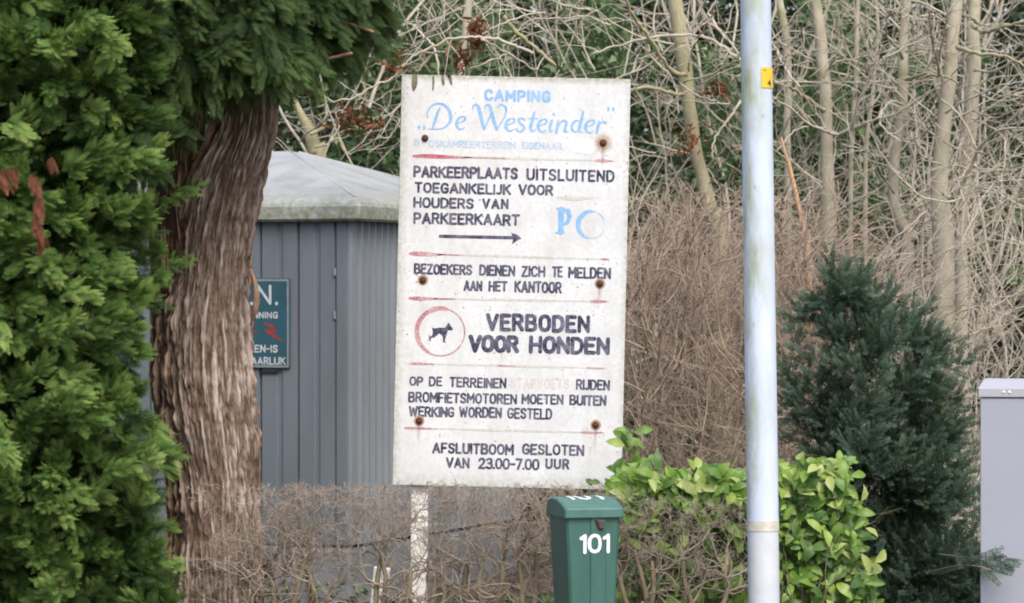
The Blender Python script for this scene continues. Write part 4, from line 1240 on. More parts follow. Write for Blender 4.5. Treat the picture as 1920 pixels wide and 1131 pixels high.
# sticker wrapped on the right of the post
M_yel = simple('yellow_sticker', (.82, .50, .03), .4, .1, 30)
M_dk = simple('dark_print', (.05, .05, .05), .6, .2, 30)
zs0, zs1 = CAMZ - (166 - 565.5) * M_(YL), CAMZ - (128 - 565.5) * M_(YL)
def wrap(xa, z, rr_):      # xa arc length from the side facing the camera
    a = -PI / 2 + xa / RL
    return (lpx(z) + rr_ * math.cos(a), rr_ * math.sin(a), z)
V = []; nseg = 10; rs = RL * .97 + .0035
for z in (zs0, zs1):
    for i in range(nseg + 1): V.append(wrap(.016 + .075 * i / nseg, z, rs))
Fc = [(i, i + 1, i + 2 + nseg, i + 1 + nseg) for i in range(nseg)]
stk = obj('sticker', new_mesh('sticker', V, Fc, smooth=True), M_yel, lp)
mk = [(np.array([(.058, .030), (.045, .018), (.066, .018)]), np.full(3, .0028)), (np.array([(.058, .032), (.058, .008)]), np.full(2, .003)), (np.array([(.024, .072), (.030, .076), (.036, .072)]), np.full(3, .0015))]
paint('print', mk, M_dk, stk, cell=.0012, warp=lambda x, z: wrap(x, zs0 + z, rs + .0012))

# ================================================================== THE GREEN LETTER BOX 101
YM = 14.5; mm = M_(YM)
mb = empty('letter_box', (W(1094, 0, YM).x, YM, 0), (0, 0, math.radians(15)))
tag(mb, 'dark green plastic letter box with a domed lid and white number 101', 'letter box')
m_green, nt, p = mat_new('green_plastic')
n = noise(nt, 7, 5, .6, stretch=(1, 1, .3)); n2 = noise(nt, 90, 3)
r = ramp(nt, [(.3, (.032, .10, .082)), (.7, (.052, .14, .118))])
nt.links.new(n.outputs[0], r.inputs[0]); c = mixc(nt, maprange(nt, n2.outputs[0], .6, .8, 0, .3), r.outputs[0], (.07, .19, .15))
nt.links.new(c, p.inputs['Base Color']); p.inputs['Roughness'].default_value = .42; p.inputs['Specular IOR Level'].default_value = .5
zt = CAMZ - (966 - 565.5) * mm
fw, dp = 107 * mm, .28          # front width, depth
x0, x1 = -fw / 2 + .005, fw / 2 + .005
def ringm(z, t, ins=0.0):
    xa, xb, ya, yb = x0 + ins + t, x1 - ins - t, -dp / 2 + ins + t * .4, dp / 2 - ins - t * .4
    c_ = .012; m_ = (xa + xb) / 2 + .02; h_ = .036
    return [(xa, ya + c_, z), (xa + c_, ya, z), (m_ - h_, ya, z), (m_ - h_ + .004, ya - .007, z), (m_ + h_ - .004, ya - .007, z), (m_ + h_, ya, z), (xb - c_, ya, z), (xb, ya + c_, z), (xb, yb - c_, z), (xb - c_, yb, z), (xa + c_, yb, z), (xa, yb - c_, z)]
zbm = zt - .52
V, Fc = loft([ringm(zbm, .030), ringm(zbm + .01, .026), ringm(zt - .26, .0145), ringm(zt + .01, 0)])
o = obj('body', new_mesh('body', V, Fc), m_green, mb); bevel(o, .003, 2, 25)
# lid: domed in side profile
pr = []
for i in range(9):
    a = PI - i * PI / 8 * 1.0
    pr.append((dp / 2 * 1.09 * math.cos(a), .035 + .040 * math.sin(a) ** .75 if math.sin(a) > 0.001 else .035))
pr = [(-dp / 2 * 1.1, -.004)] + pr + [(dp / 2 * 1.1, -.004)]
pr = [(-dp / 2 * 1.09 - .006, -.004), (-dp / 2 * 1.09 - .006, .038), (-dp / 2 * .98, .046), (-dp / 2 * .6, .062), (-dp / 2 * .1, .076), (dp / 2 * .5, .078), (dp / 2 * .9, .066), (dp / 2 * 1.09, .034), (dp / 2 * 1.09, -.004)]
lx0, lx1 = x0 - .009, x1 + .009
V = []
for x, s, dz in ((lx0, .955, -.004), (lx0 + .010, 1.0, 0), (lx1 - .010, 1.0, 0), (lx1, .955, -.004)):
    for y, z in pr: V.append((x, y * s, zt + (z + dz if z > 0 else z)))
n = len(pr); Fc = []
for i in range(3):
    for j in range(n):
        Fc.append((i * n + j, (i + 1) * n + j, (i + 1) * n + (j + 1) % n, i * n + (j + 1) % n))
Fc.append(tuple(range(n))); Fc.append(tuple(range(4 * n - 1, 3 * n - 1, -1)))
m_lid, nt, p = mat_new('green_plastic_lid')
n_ = noise(nt, 9, 5, .6); r = ramp(nt, [(.3, (.045, .125, .105)), (.7, (.07, .17, .145))])
nt.links.new(n_.outputs[0], r.inputs[0]); nt.links.new(r.outputs[0], p.inputs['Base Color']); p.inputs['Roughness'].default_value = .45
o = obj('lid', new_mesh('lid', V, Fc), m_lid, mb); bevel(o, .006, 3, 20)
# digits on the front
M_white = simple('white_vinyl', (.80, .82, .84), .4, .05, 30)
frm = -dp / 2
cx = (x0 + x1) / 2
def digit(txt, xa, xb, za, zb_, sw):
    return word(txt, xa, xb, za, zb_, sw, .26)
zd0, zd1 = CAMZ - (1034 - 565.5) * mm, CAMZ - (997 - 565.5) * mm
k_ = 1 / math.cos(math.radians(15)) * mm
mx = (x0 + x1) / 2 + .02
def xf(px): return x1 - (1162 - px) * k_ + .002
def body_y(x, z):
    t = (zt - z) * .056 * .4
    hy = .0075 if abs(x - mx) < .037 else .0015
    return frm + t - hy - .0012
def bwarp(x, z): return (x, body_y(x, z), z)
for (txt, a, b) in (('1', 1083, 1096.5), ('0', 1098, 1124), ('1', 1125.5, 1140)):
    paint('digit', word(txt, xf(a), xf(b), zd0, zd1, 6.6 * mm), M_white, mb, cell=.0015, warp=bwarp)
# digits on the lid top
def lid_z(y):
    for (ya, za), (yb, zb2) in zip(pr[1:], pr[2:]):
        if ya <= y <= yb: return za + (zb2 - za) * (y - ya) / (yb - ya + 1e-9)
    return .07
def lwarp(x, z): return (x, z, zt + lid_z(z) + .002)
paint('digit', word('101', xf(1072), xf(1142), -dp / 2 * .35, dp / 2 * .72, .016, .30), M_white, mb, cell=.003, warp=lwarp)
# lock
M_lock = simple('dark_brown_lock', (.10, .06, .06), .5, .3, 40)
V, Fc = loft([[(mx - .020, frm - .009, zt - .010), (mx + .024, frm - .009, zt - .010), (mx + .022, frm - .009, zt - .055), (mx + .0, frm - .009, zt - .055)],
              [(mx - .006, frm - .024, zt - .014), (mx + .022, frm - .024, zt - .014), (mx + .020, frm - .022, zt - .050), (mx + .002, frm - .022, zt - .048)]])
o = obj('lock', new_mesh('lock', V, [f[::-1] for f in Fc]), M_lock, mb); bevel(o, .002)
box('pedestal', cx - .03, cx + .03, -.03, .03, -.1, zbm, M_galv, mb, .004)

# ================================================================== THE GREY CABINET
YC = 15.0; mc = M_(YC)
M_cab = simple('lilac_grey_cabinet_paint', (.315, .333, .395), .5, .05, 3, bmp=.06)
M_cab2 = simple('lilac_grey_cabinet_lid', (.37, .38, .425), .5, .06, 3, bmp=.06)
cbx = W(1838, 0, YC).x; zc1 = CAMZ - (745 - 565.5) * mc; ztc = CAMZ - (712 - 565.5) * mc
cab = empty('utility_cabinet', (cbx + .4 * math.cos(math.radians(-9)), YC + .4 * math.sin(math.radians(-9)), 0), (0, 0, math.radians(-9))); tag(cab, 'plain lilac-grey street utility cabinet at the right edge', 'cabinet')
box('body', -.4, .4, 0, .32, .06, zc1 - .004, M_cab, cab, .005)
box('base', -.39, .39, .01, .31, -.1, .058, M_plinth, cab, .005)
V, Fc = loft([[(-.409, -.008, zc1), (.409, -.008, zc1), (.409, .33, zc1), (-.409, .33, zc1)], [(-.409, -.008, zc1 + .042), (.409, -.008, zc1 + .042), (.409, .33, zc1 + .042), (-.409, .33, zc1 + .042)],
              [(-.385, .10, ztc), (.385, .10, ztc), (.385, .28, ztc), (-.385, .28, ztc)]])
o = obj('lid', new_mesh('lid', V, Fc), M_cab2, cab); bevel(o, .004)
for px in (1881, 1892):
    x = W(px, 0, YC).x - cbx - .4
    V, Fc = loft([[(x + .007 * math.cos(i * PI / 6), -.0085, zc1 + .024 + .007 * math.sin(i * PI / 6)) for i in range(12)], [(x + .004 * math.cos(i * PI / 6), -.013, zc1 + .024 + .004 * math.sin(i * PI / 6)) for i in range(12)]])
    obj('rivet', new_mesh('rivet', V, [f[::-1] for f in Fc]), simple('pale_rivet', (.75, .75, .78), .4, .1, 30), cab)

# ================================================================== CONIFER TREE: trunk
YT = 15.7; mt = M_(YT)
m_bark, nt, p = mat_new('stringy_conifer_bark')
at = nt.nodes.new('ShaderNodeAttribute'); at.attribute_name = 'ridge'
at2 = nt.nodes.new('ShaderNodeAttribute'); at2.attribute_name = 'weather_highlight'
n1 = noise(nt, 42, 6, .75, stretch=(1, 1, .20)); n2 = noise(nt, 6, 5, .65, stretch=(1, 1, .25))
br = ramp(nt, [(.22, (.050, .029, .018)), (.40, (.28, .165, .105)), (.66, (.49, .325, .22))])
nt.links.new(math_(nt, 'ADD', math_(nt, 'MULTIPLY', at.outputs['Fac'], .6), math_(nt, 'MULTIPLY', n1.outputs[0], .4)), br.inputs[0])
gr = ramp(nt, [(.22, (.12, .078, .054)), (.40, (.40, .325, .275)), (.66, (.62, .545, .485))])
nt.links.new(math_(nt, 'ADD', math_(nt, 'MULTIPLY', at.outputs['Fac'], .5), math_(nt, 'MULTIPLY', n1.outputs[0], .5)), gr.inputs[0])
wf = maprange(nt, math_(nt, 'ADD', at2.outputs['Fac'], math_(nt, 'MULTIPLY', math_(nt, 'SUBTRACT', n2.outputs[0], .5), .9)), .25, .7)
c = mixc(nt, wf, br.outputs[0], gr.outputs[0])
nt.links.new(c, p.inputs['Base Color']); p.inputs['Roughness'].default_value = .9; p.inputs['Specular IOR Level'].default_value = .15
nt.links.new(bump(nt, n1.outputs[0], .8, .012), p.inputs['Normal'])

def bark_column(prof, seed, na=290, nz=620, amp=.034, flat=1.0):
    """prof rows: (py, px_centre, px_radius)"""
    pr_ = np.array(prof, float)
    py = np.linspace(pr_[0, 0], pr_[-1, 0], nz)
    cx = np.interp(py, pr_[:, 0], pr_[:, 1]); rd = np.interp(py, pr_[:, 0], pr_[:, 2])
    ker = np.ones(25) / 25
    cx = np.convolve(np.pad(cx, 12, 'edge'), ker, 'valid'); rd = np.convolve(np.pad(rd, 12, 'edge'), ker, 'valid')
    th = np.linspace(0, 2 * PI, na, endpoint=False)
    TH_, Z_ = np.meshgrid(th, CAMZ - (py - 565.5) * mt, indexing='xy')
    cxw = ((cx - 960) * mt)[:, None]; rw = (rd * mt)[:, None]
    ux, uy = np.cos(TH_), np.sin(TH_)
    wx = (fbm(ux * 1.5, uy * 1.5, Z_ * 1.4, seed + 40, 3) - .47) * .6
    a = 10.5; zf = 3.6
    # long stringy ridges that fork and peel
    q1 = fbm((ux + wx * .09) * a, (uy + wx * .09) * a, Z_ * zf, seed, 3)
    rid = 1 - np.abs(q1 - .45) * 6; rid = np.clip(rid, -.6, 1)
    q2 = fbm((ux + wx * .08) * a * 2.6, (uy + wx * .08) * a * 2.6, Z_ * zf * 3.2, seed + 7, 3)
    rid2 = 1 - np.abs(q2 - .45) * 5; rid2 = np.clip(rid2, -.5, 1)
    plate = fbm(ux * 12, uy * 12, Z_ * 16, seed + 13, 3)
    big = fbm(ux * 1.6, uy * 1.6, Z_ * .9, seed + 17, 2) - .45
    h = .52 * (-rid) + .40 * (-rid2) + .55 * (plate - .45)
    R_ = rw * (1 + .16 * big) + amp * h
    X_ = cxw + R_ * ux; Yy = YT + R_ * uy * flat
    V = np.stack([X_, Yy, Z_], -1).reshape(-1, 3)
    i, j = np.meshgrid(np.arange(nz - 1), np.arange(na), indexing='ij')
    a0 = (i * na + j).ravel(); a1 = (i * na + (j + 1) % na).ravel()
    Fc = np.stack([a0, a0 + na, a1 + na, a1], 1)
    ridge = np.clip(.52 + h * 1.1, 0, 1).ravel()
    # grey weathering plus a painted highlight, strongest on the front right side
    wea_hl = np.clip(.5 + .65 * (np.cos(TH_ - math.radians(-66))) - .32 + .0 * Z_, 0, 1).ravel()
    return V, Fc, ridge, wea_hl
ct = empty('conifer_tree', (W(400, 0, YT).x, YT, 0))
tag(ct, 'big old conifer with stringy peeling reddish-grey bark and dark drooping foliage above', 'tree')
def bark_obj(name, prof, seed, **k):
    V, Fc, ridge, wea_hl = bark_column(prof, seed, **k)
    V = V - np.array(ct.location)
    me = new_mesh(name, V, Fc, smooth=True)
    for nm, dat in (('ridge', ridge), ('weather_highlight', wea_hl * (1 if name == 'trunk' else .25))):
        a = me.attributes.new(nm, 'FLOAT', 'POINT'); a.data.foreach_set('value', dat.astype(np.float32))
    return obj(name, me, m_bark, ct)
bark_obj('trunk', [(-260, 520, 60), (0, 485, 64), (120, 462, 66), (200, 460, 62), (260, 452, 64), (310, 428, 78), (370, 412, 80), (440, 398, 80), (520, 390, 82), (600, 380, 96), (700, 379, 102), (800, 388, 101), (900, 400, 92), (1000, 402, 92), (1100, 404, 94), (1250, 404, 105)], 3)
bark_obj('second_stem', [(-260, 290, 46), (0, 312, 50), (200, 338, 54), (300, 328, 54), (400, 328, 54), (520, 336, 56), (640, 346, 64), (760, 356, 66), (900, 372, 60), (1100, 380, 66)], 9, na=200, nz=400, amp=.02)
# a knot with a torn flap of bark beside the warning sign
V, Fc = tube(spline([(*(W(470, 505, YT - .2) - ct.location), .012), (*(W(480, 540, YT - .22) - ct.location), .028), (*(W(478, 580, YT - .2) - ct.location), .02), (*(W(470, 610, YT - .16) - ct.location), .008)], 5)[:, :3], np.interp(np.linspace(0, 1, 16), [0, .3, .7, 1], [.008, .017, .015, .005]), 9, .9, 5, 45)
me = new_mesh('bark_flap', V, Fc, smooth=True)
for nm, v_ in (('ridge', .45), ('weather_highlight', .1)):
    a = me.attributes.new(nm, 'FLOAT', 'POINT'); a.data.foreach_set('value', np.full(len(V), v_, np.float32))
obj('bark_flap', me, m_bark, ct)

# ------------------------------------------------------------------ foliage plumes
def plumes(name, centres, dirs, sizes, mat, parent, per=34, spray=.12, tint_c=None, tmpl=None, origin=(0, 0, 0), droop=.25, seed=1, spread=.75, real=False):
    """each plume: a twig with flat sprays round it"""
    rg = np.random.default_rng(seed)
    tv, tf = tmpl
    C = np.repeat(centres, per, axis=0); D = np.repeat(dirs / np.linalg.norm(dirs, axis=1, keepdims=True), per, axis=0)
    Sz = np.repeat(sizes, per); N = len(C)
    f = np.tile(np.linspace(0, 1, per), len(centres)) + rg.uniform(-.03, .03, N)
    lat = rg.normal(size=(N, 3)); lat -= D * np.sum(lat * D, 1, keepdims=True); lat /= np.linalg.norm(lat, axis=1, keepdims=True)
    pos = C + D * (f * Sz)[:, None] + lat * (Sz * .14)[:, None] * rg.random(N)[:, None]
    pos[:, 2] -= droop * Sz * f ** 2
    d = D * (.45 + .6 * f)[:, None] + lat * spread * (1.1 - .6 * f)[:, None]; d[:, 2] += rg.normal(0, .1, N) - droop * .5
    upv = lat * .25 + np.array([[0, -.75, .75]]) + rg.normal(size=(N, 3)) * .45
    x, y, z = frames(d, up=upv)
    sc_ = spray * rg.uniform(.6, 1.25, N) * (1.1 - .35 * f)
    eul = np.stack([np.arctan2(y[:, 2], z[:, 2]), -np.arcsin(np.clip(x[:, 2], -1, 1)), np.arctan2(x[:, 1], x[:, 0])], 1)
    tc_ = np.repeat(tint_c if tint_c is not None else rg.random(len(centres)), per)
    t = np.clip(tc_ * .6 + rg.random(N) * .35 + f * .10, 0, 1)
    if real:
        V, Fc = place_many(tv, tf, pos - np.array(origin), x, y, z, sc_)
        tt = np.clip(np.repeat(t, len(tv)) + np.tile((tv[:, 1] - .5) * .35 + np.abs(tv[:, 0]) * .3, N), 0, 1)
        return obj(name, new_mesh(name, V, Fc, tt), mat, parent)
    me = bpy.data.meshes.new(name); P3 = (pos - np.array(origin)).astype(np.float32)
    me.vertices.add(N); me.vertices.foreach_set('co', P3.ravel())
    a = me.attributes.new('spray_rot', 'FLOAT_VECTOR', 'POINT'); a.data.foreach_set('vector', eul.astype(np.float32).ravel())
    a = me.attributes.new('spray_size', 'FLOAT', 'POINT'); a.data.foreach_set('value', sc_.astype(np.float32))
    a = me.attributes.new('spray_tint', 'FLOAT', 'POINT'); a.data.foreach_set('value', t.astype(np.float32))
    me.update()
    o = bpy.data.objects.new(name, me); COL.objects.link(o); o.parent = parent
    o.modifiers.new('sprays', 'NODES').node_group = spray_nodes(tv, tf, mat)
    return o

_spray_groups = {}
def spray_nodes(tv, tf, mat):
    key = (id(tv), mat.name)
    if key in _spray_groups: return _spray_groups[key]
    # young growth at the tips of each spray is paler
    me = new_mesh('foliage_spray', tv, tf, (tv[:, 1] - .5) * .35 + np.abs(tv[:, 0]) * .3); me.materials.append(mat)
    to = bpy.data.objects.new('foliage_spray', me)
    g = bpy.data.node_groups.new('foliage_sprays', 'GeometryNodeTree'); g.is_modifier = True
    g.interface.new_socket('Geometry', in_out='INPUT', socket_type='NodeSocketGeometry')
    g.interface.new_socket('Geometry', in_out='OUTPUT', socket_type='NodeSocketGeometry')
    gi = g.nodes.new('NodeGroupInput'); go = g.nodes.new('NodeGroupOutput')
    ip = g.nodes.new('GeometryNodeInstanceOnPoints'); oi = g.nodes.new('GeometryNodeObjectInfo'); oi.inputs['Object'].default_value = to
    def attr(nm, ty):
        n_ = g.nodes.new('GeometryNodeInputNamedAttribute'); n_.data_type = ty; n_.inputs['Name'].default_value = nm
        return n_.outputs[0]
    er = g.nodes.new('FunctionNodeEulerToRotation')
    g.links.new(attr('spray_rot', 'FLOAT_VECTOR'), er.inputs[0])
    g.links.new(gi.outputs[0], ip.inputs['Points']); g.links.new(oi.outputs['Geometry'], ip.inputs['Instance'])
    g.links.new(er.outputs[0], ip.inputs['Rotation']); g.links.new(attr('spray_size', 'FLOAT'), ip.inputs['Scale'])
    g.links.new(ip.outputs[0], go.inputs[0])
    _spray_groups[key] = g
    return g

SP = spray_template(9, .0125, 3, 34, 2, .34)
# left conifer bush
def right_edge(py):
    ys = [-100, 60, 200, 260, 300, 335, 355, 400, 440, 480, 520, 580, 650, 700, 740, 780, 850, 900, 950, 1000, 1100, 1300]
    xs = [290, 310, 290, 270, 262, 285, 272, 262, 275, 305, 295, 275, 250, 252, 268, 298, 308, 300, 285, 310, 315, 310]
    return np.interp(py, ys, xs) + 8
YB = 14.2
cb = empty('conifer_bush', (W(60, 0, YB + .5).x, YB + .5, 0))
tag(cb, 'bright green conifer with layered scale foliage filling the left edge in front of the trunk', 'conifer')
rg = np.random.default_rng(5)
Cn = []; Dn = []; Sn = []; Tn = []
py = -80
while py < 1330:
    re_ = right_edge(py)
    px = re_ - 20
    while px > -260:
        jx, jy = rg.uniform(-22, 22), rg.uniform(-22, 22)
        ed = re_ - px
        roundy = math.exp(-(max(ed, 0) / 110.) ** 1.0)           # how near the outline
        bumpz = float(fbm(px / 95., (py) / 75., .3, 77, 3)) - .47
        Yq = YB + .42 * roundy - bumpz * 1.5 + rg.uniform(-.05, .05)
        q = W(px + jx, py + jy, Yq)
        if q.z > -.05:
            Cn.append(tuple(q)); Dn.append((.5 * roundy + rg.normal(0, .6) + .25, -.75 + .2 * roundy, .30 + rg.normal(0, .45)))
            Sn.append(rg.uniform(.10, .17)); Tn.append(np.clip(.5 + bumpz * 1.1 + rg.normal(0, .16), 0, 1))  # tint paler on mounds, darker in gaps: depth shade painted into the foliage
        px -= 42
    py += 34
Cn = np.array(Cn); Dn = np.array(Dn)
# pull the start of each plume inside so that its tip lies on the surface
Cn2 = Cn - Dn / np.linalg.norm(Dn, axis=1, keepdims=True) * .08
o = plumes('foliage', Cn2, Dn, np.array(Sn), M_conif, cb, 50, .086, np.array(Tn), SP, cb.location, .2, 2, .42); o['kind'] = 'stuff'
# inner layer
rg = np.random.default_rng(6); n = 760
py = rg.uniform(-80, 1330, n); px = right_edge(py) - 52 - rg.random(n) ** 1.2 * 500
Cin = np.array([tuple(W(a, b, YB + .45 + rg.uniform(0, .35))) for a, b in zip(px, py)]); Cin = Cin[Cin[:, 2] > 0]
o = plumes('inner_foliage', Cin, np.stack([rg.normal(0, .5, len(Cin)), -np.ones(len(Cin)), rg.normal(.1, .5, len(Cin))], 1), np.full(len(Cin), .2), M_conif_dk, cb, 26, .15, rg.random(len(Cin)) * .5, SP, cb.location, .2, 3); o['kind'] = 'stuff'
# stems inside the bush
S = Segs(); random.seed(12)
for k in range(5):
    bx = W(random.uniform(-150, 250), 0, YB + .6).x
    V, Fc = tube(spline([(bx - cb.location.x, random.uniform(-.1, .2), -.1), (bx - cb.location.x + random.uniform(-.1, .1), .1, 1.2), (bx - cb.location.x + random.uniform(-.2, .2), .1, 2.6), (bx - cb.location.x, .1, 3.6)], 5), np.linspace(.035, .012, 16), 8, .2, k, 12)
    obj('stem', new_mesh('stem', V, Fc, np.full(len(V), .2), smooth=True), M_twig_brown, cb)
# a few withered brown sprays
bpx = [(60, 325, .5), (68, 350, .5), (72, 372, .5), (66, 398, .45), (72, 420, .4), (76, 440, .45), (12, 312, .5), (25, 308, .5), (92, 292, .3), (4, 330, .3)]
Cb = np.array([tuple(W(a, b, YB - .22)) for a, b, c_ in bpx]); 
M_brown_sp = leafmat('withered_brown_foliage', [(0, (.09, .032, .02)), (1, (.25, .10, .065))], .7, .2, .1)
o = plumes('withered_spray', Cb, np.tile([[.12, -.3, -.9]], (len(Cb), 1)) + rg.normal(size=(len(Cb), 3)) * .12, np.full(len(Cb), .05), M_brown_sp, cb, 14, .07, None, SP, cb.location, .1, 4, .22, True); o['kind'] = 'stuff'

# upper drooping foliage of the old conifer, in front of its trunk
def low_edge(px):
    xs = [240, 300, 340, 400, 440, 480, 540, 600, 650, 690, 715, 740]
    ys = [330, 240, 165, 122, 110, 130, 135, 105, 70, 35, 5, -40]
    return np.interp(px, xs, ys)
rg = np.random.default_rng(8)
Cn = []; Dn = []; Sn = []; Tn = []
for k in range(760):
    px = rg.uniform(150, 690); le = low_edge(px) - 20; py = rg.uniform(-90, le) if rg.random() < .7 else le - abs(rg.normal(0, 18))
    if py > le: continue
    thin = px > 540 and rg.random() < .45
    if thin: continue
    Yq = 15.05 + rg.uniform(-.25, .3) + (.35 if px > 520 else 0)
    Cn.append(tuple(W(px, py - 18, Yq))); Dn.append((rg.normal(.25, .35) + (px - 450) / 500., rg.normal(-.45, .35), rg.normal(-.35, .35)))
    Sn.append(rg.uniform(.12, .22)); Tn.append(np.clip(rg.normal(.42, .28), 0, 1))
Cn = np.array(Cn); Dn = np.array(Dn)
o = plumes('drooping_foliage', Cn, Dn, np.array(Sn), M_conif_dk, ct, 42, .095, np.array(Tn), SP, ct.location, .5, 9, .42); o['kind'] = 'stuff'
# its limbs, thin and dark, reaching right
for k, (pts_) in enumerate([[(430, 60), (520, 90), (600, 110), (660, 100)], [(440, 130), (520, 150), (585, 175)], [(400, -20), (520, 10), (640, 40), (700, 60)], [(380, 150), (330, 130), (260, 160), (230, 240)]]):
    Q = [(*(W(a, b, 15.35 - .08 * i) - ct.location), .016 - .003 * i) for i, (a, b) in enumerate(pts_)]
    arr = spline(Q, 6)
    V, Fc = tube(arr[:, :3], np.maximum(arr[:, 3], .004), 7, .2, k, 15)
    me = new_mesh('limb', V, Fc, smooth=True)
    for nm, v_ in (('ridge', .4), ('weather_highlight', .1)):
        a = me.attributes.new(nm, 'FLOAT', 'POINT'); a.data.foreach_set('value', np.full(len(V), v_, np.float32))
    obj('limb', me, m_bark, ct)
# short foliage tufts that cross the trunk from the left
Cb = np.array([tuple(W(a, b, 15.0)) for a, b in ((300, 372), (322, 362), (340, 352), (285, 385), (318, 490), (300, 500))])
o = plumes('foliage_tuft', Cb, np.tile([[.8, -.3, .15]], (6, 1)), np.full(6, .10), M_conif, cb, 14, .07, np.full(6, .3), SP, cb.location, .1, 14, .5); o['kind'] = 'stuff'

# ================================================================== YEW
def needle_spray():
    V = []; Fc = []; r_ = random.Random(4)
    for k in range(13):
        y = k / 13; L = .26 * (1 - .45 * y)
        for s in (-1, 1):
            a = s * math.radians(58 + r_.uniform(-8, 8)); i = len(V); w = .035
            dx, dy = math.sin(a), math.cos(a); z = r_.uniform(-.05, .05)
            V.extend([(0, y, 0), (dx * L * .5 - dy * w, y + dy * L * .5 + dx * w, z), (dx * L, y + dy * L, z * 2 - .02), (dx * L * .5 + dy * w, y + dy * L * .5 - dx * w, z)])
            Fc.append((i, i + 1, i + 2, i + 3))
    i = len(V); V.extend([(-.018, 0, 0), (.018, 0, 0), (.006, 1, -.03), (-.006, 1, -.03)]); Fc.append((i, i + 1, i + 2, i + 3))
    return np.array(V, float), np.array(Fc)
NS = needle_spray()
YY = 16.6
yw = empty('yew_bush', (W(1640, 0, YY).x, YY, 0)); tag(yw, 'dark blue-green yew bush with a pointed top between lamp post and cabinet', 'bush')
ys_ = [540, 570, 600, 620, 680, 740, 800, 860, 920, 980, 1040, 1100, 1250]
L_ = [1552, 1530, 1500, 1480, 1466, 1476, 1500, 1530, 1570, 1590, 1600, 1600, 1600]
R_ = [1582, 1622, 1656, 1725, 1778, 1782, 1775, 1770, 1800, 1825, 1845, 1850, 1840]
rg = np.random.default_rng(15); Cn = []; Dn = []; Sn = []; Tn = []
for k in range(1700):
    py = rg.uniform(538, 1250); l, r_ = np.interp(py, ys_, L_), np.interp(py, ys_, R_); f = rg.random(); px = l + (r_ - l) * f
    e2 = abs(f - .5) * 2
    if fbm(px / 30., py / 38., .6, 93, 2) < .30: continue
    if py < 640 and rg.random() < .45: continue
    if e2 > .72 and fbm(px / 22., py / 22., .1, 91, 2) < .38: continue
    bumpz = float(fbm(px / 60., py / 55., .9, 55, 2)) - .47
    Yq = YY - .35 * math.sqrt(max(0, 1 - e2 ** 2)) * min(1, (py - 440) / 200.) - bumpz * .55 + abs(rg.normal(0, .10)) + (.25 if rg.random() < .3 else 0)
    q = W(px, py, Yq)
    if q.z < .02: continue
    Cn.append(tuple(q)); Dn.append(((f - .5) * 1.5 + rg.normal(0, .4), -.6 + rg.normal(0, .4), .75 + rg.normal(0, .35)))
    Sn.append(rg.uniform(.08, .20)); Tn.append(np.clip(.45 + bumpz + rg.normal(0, .18), 0, 1))  # recessed tufts get a darker tint, shade painted into the needles
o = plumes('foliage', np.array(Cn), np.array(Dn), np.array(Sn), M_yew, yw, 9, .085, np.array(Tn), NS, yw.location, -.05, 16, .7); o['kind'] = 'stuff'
# side shoots that stick out
Cb = np.array([tuple(W(a, b, Yq)) for a, b, Yq in ((1835, 1062, 14.85), (1850, 1050, 14.85), (1795, 1030, 15.2), (1815, 1045, 15.0), (1560, 520, 16.5), (1650, 585, 16.5), (1745, 650, 16.4), (1775, 850, 16.4), (1790, 930, 16.2), (1500, 620, 16.4), (1600, 545, 16.5))])
Db = np.array([(1, -.1, -.1), (1, 0, .05), (.9, -.3, -.3), (.9, -.3, -.3), (-.1, 0, 1), (.4, 0, 1), (.6, 0, .8), (.8, 0, .5), (1, -.2, .3), (-.6, 0, .8), (.3, 0, 1)], float)
o = plumes('side_shoots', Cb, Db, np.full(len(Cb), .12), M_yew, yw, 12, .08, np.full(len(Cb), .45), NS, yw.location, 0, 18, .6); o['kind'] = 'stuff'
for pp_ in ([(1740, 1075, 16.3), (1790, 1062, 15.6), (1830, 1062, 14.9), (1868, 1072, 14.82)], [(1760, 1040, 16.2), (1805, 1045, 15.4), (1850, 1052, 14.85)]):
    arr = spline([(*(W(*q) - yw.location), .006 - .0012 * i) for i, q in enumerate(pp_)], 6)
    V, Fc = tube(arr[:, :3], arr[:, 3], 5); obj('shoot', new_mesh('shoot', V, Fc, np.full(len(V), .3), smooth=True), M_hstem, yw)
random.seed(5)
for k in range(6):
    bx = random.uniform(-.15, .3); top = random.uniform(.9, 1.7)
    arr = spline([(bx * .5, random.uniform(-.05, .1), -.1, .022), (bx, 0, .6, .018), (bx + random.uniform(-.15, .1), 0, top, .008)], 6)
    V, Fc = tube(arr[:, :3], arr[:, 3], 7, .2, k, 12); obj('stem', new_mesh('stem', V, Fc, np.full(len(V), .3), smooth=True), M_hstem, yw)

# ================================================================== LAUREL HEDGE
YH = 15.45
lh = empty('laurel_hedge', (W(1420, 0, YH).x, YH, 0)); tag(lh, 'bright yellow-green glossy laurel hedge around the foot of the lamp post', 'hedge')
rg = np.random.default_rng(21); random.seed(21)
leafs = [leaf_template(.50, .18, .12), leaf_template(.44, .05, .18), leaf_template(.54, .28, .07)]
lm = []
for tv, tf in leafs:
    for tn in (.15, .38, .6, .85, .98):
        lm.append(new_mesh('leaf', tv, tf, np.full(len(tv), tn), smooth=True))
for m_ in lm: m_.materials.append(M_laurel)
cand = []
def add_leaf(px, py, Y, size, t, out=(0, -1, .3)):
    q = W(px, py, Y)
    if q.z < .03: return
    nrm = Vector((out[0] + rg.normal(0, .45), out[1] + rg.normal(0, .35), out[2] + .35 + rg.normal(0, .35))).normalized()
    d = Vector((rg.normal(out[0] * .8, .6), rg.normal(-.2, .4), rg.normal(.35, .55))); d = (d - nrm * d.dot(nrm)).normalized()
    x = d.cross(nrm)
    cand.append((q, x, d, nrm, size, t))
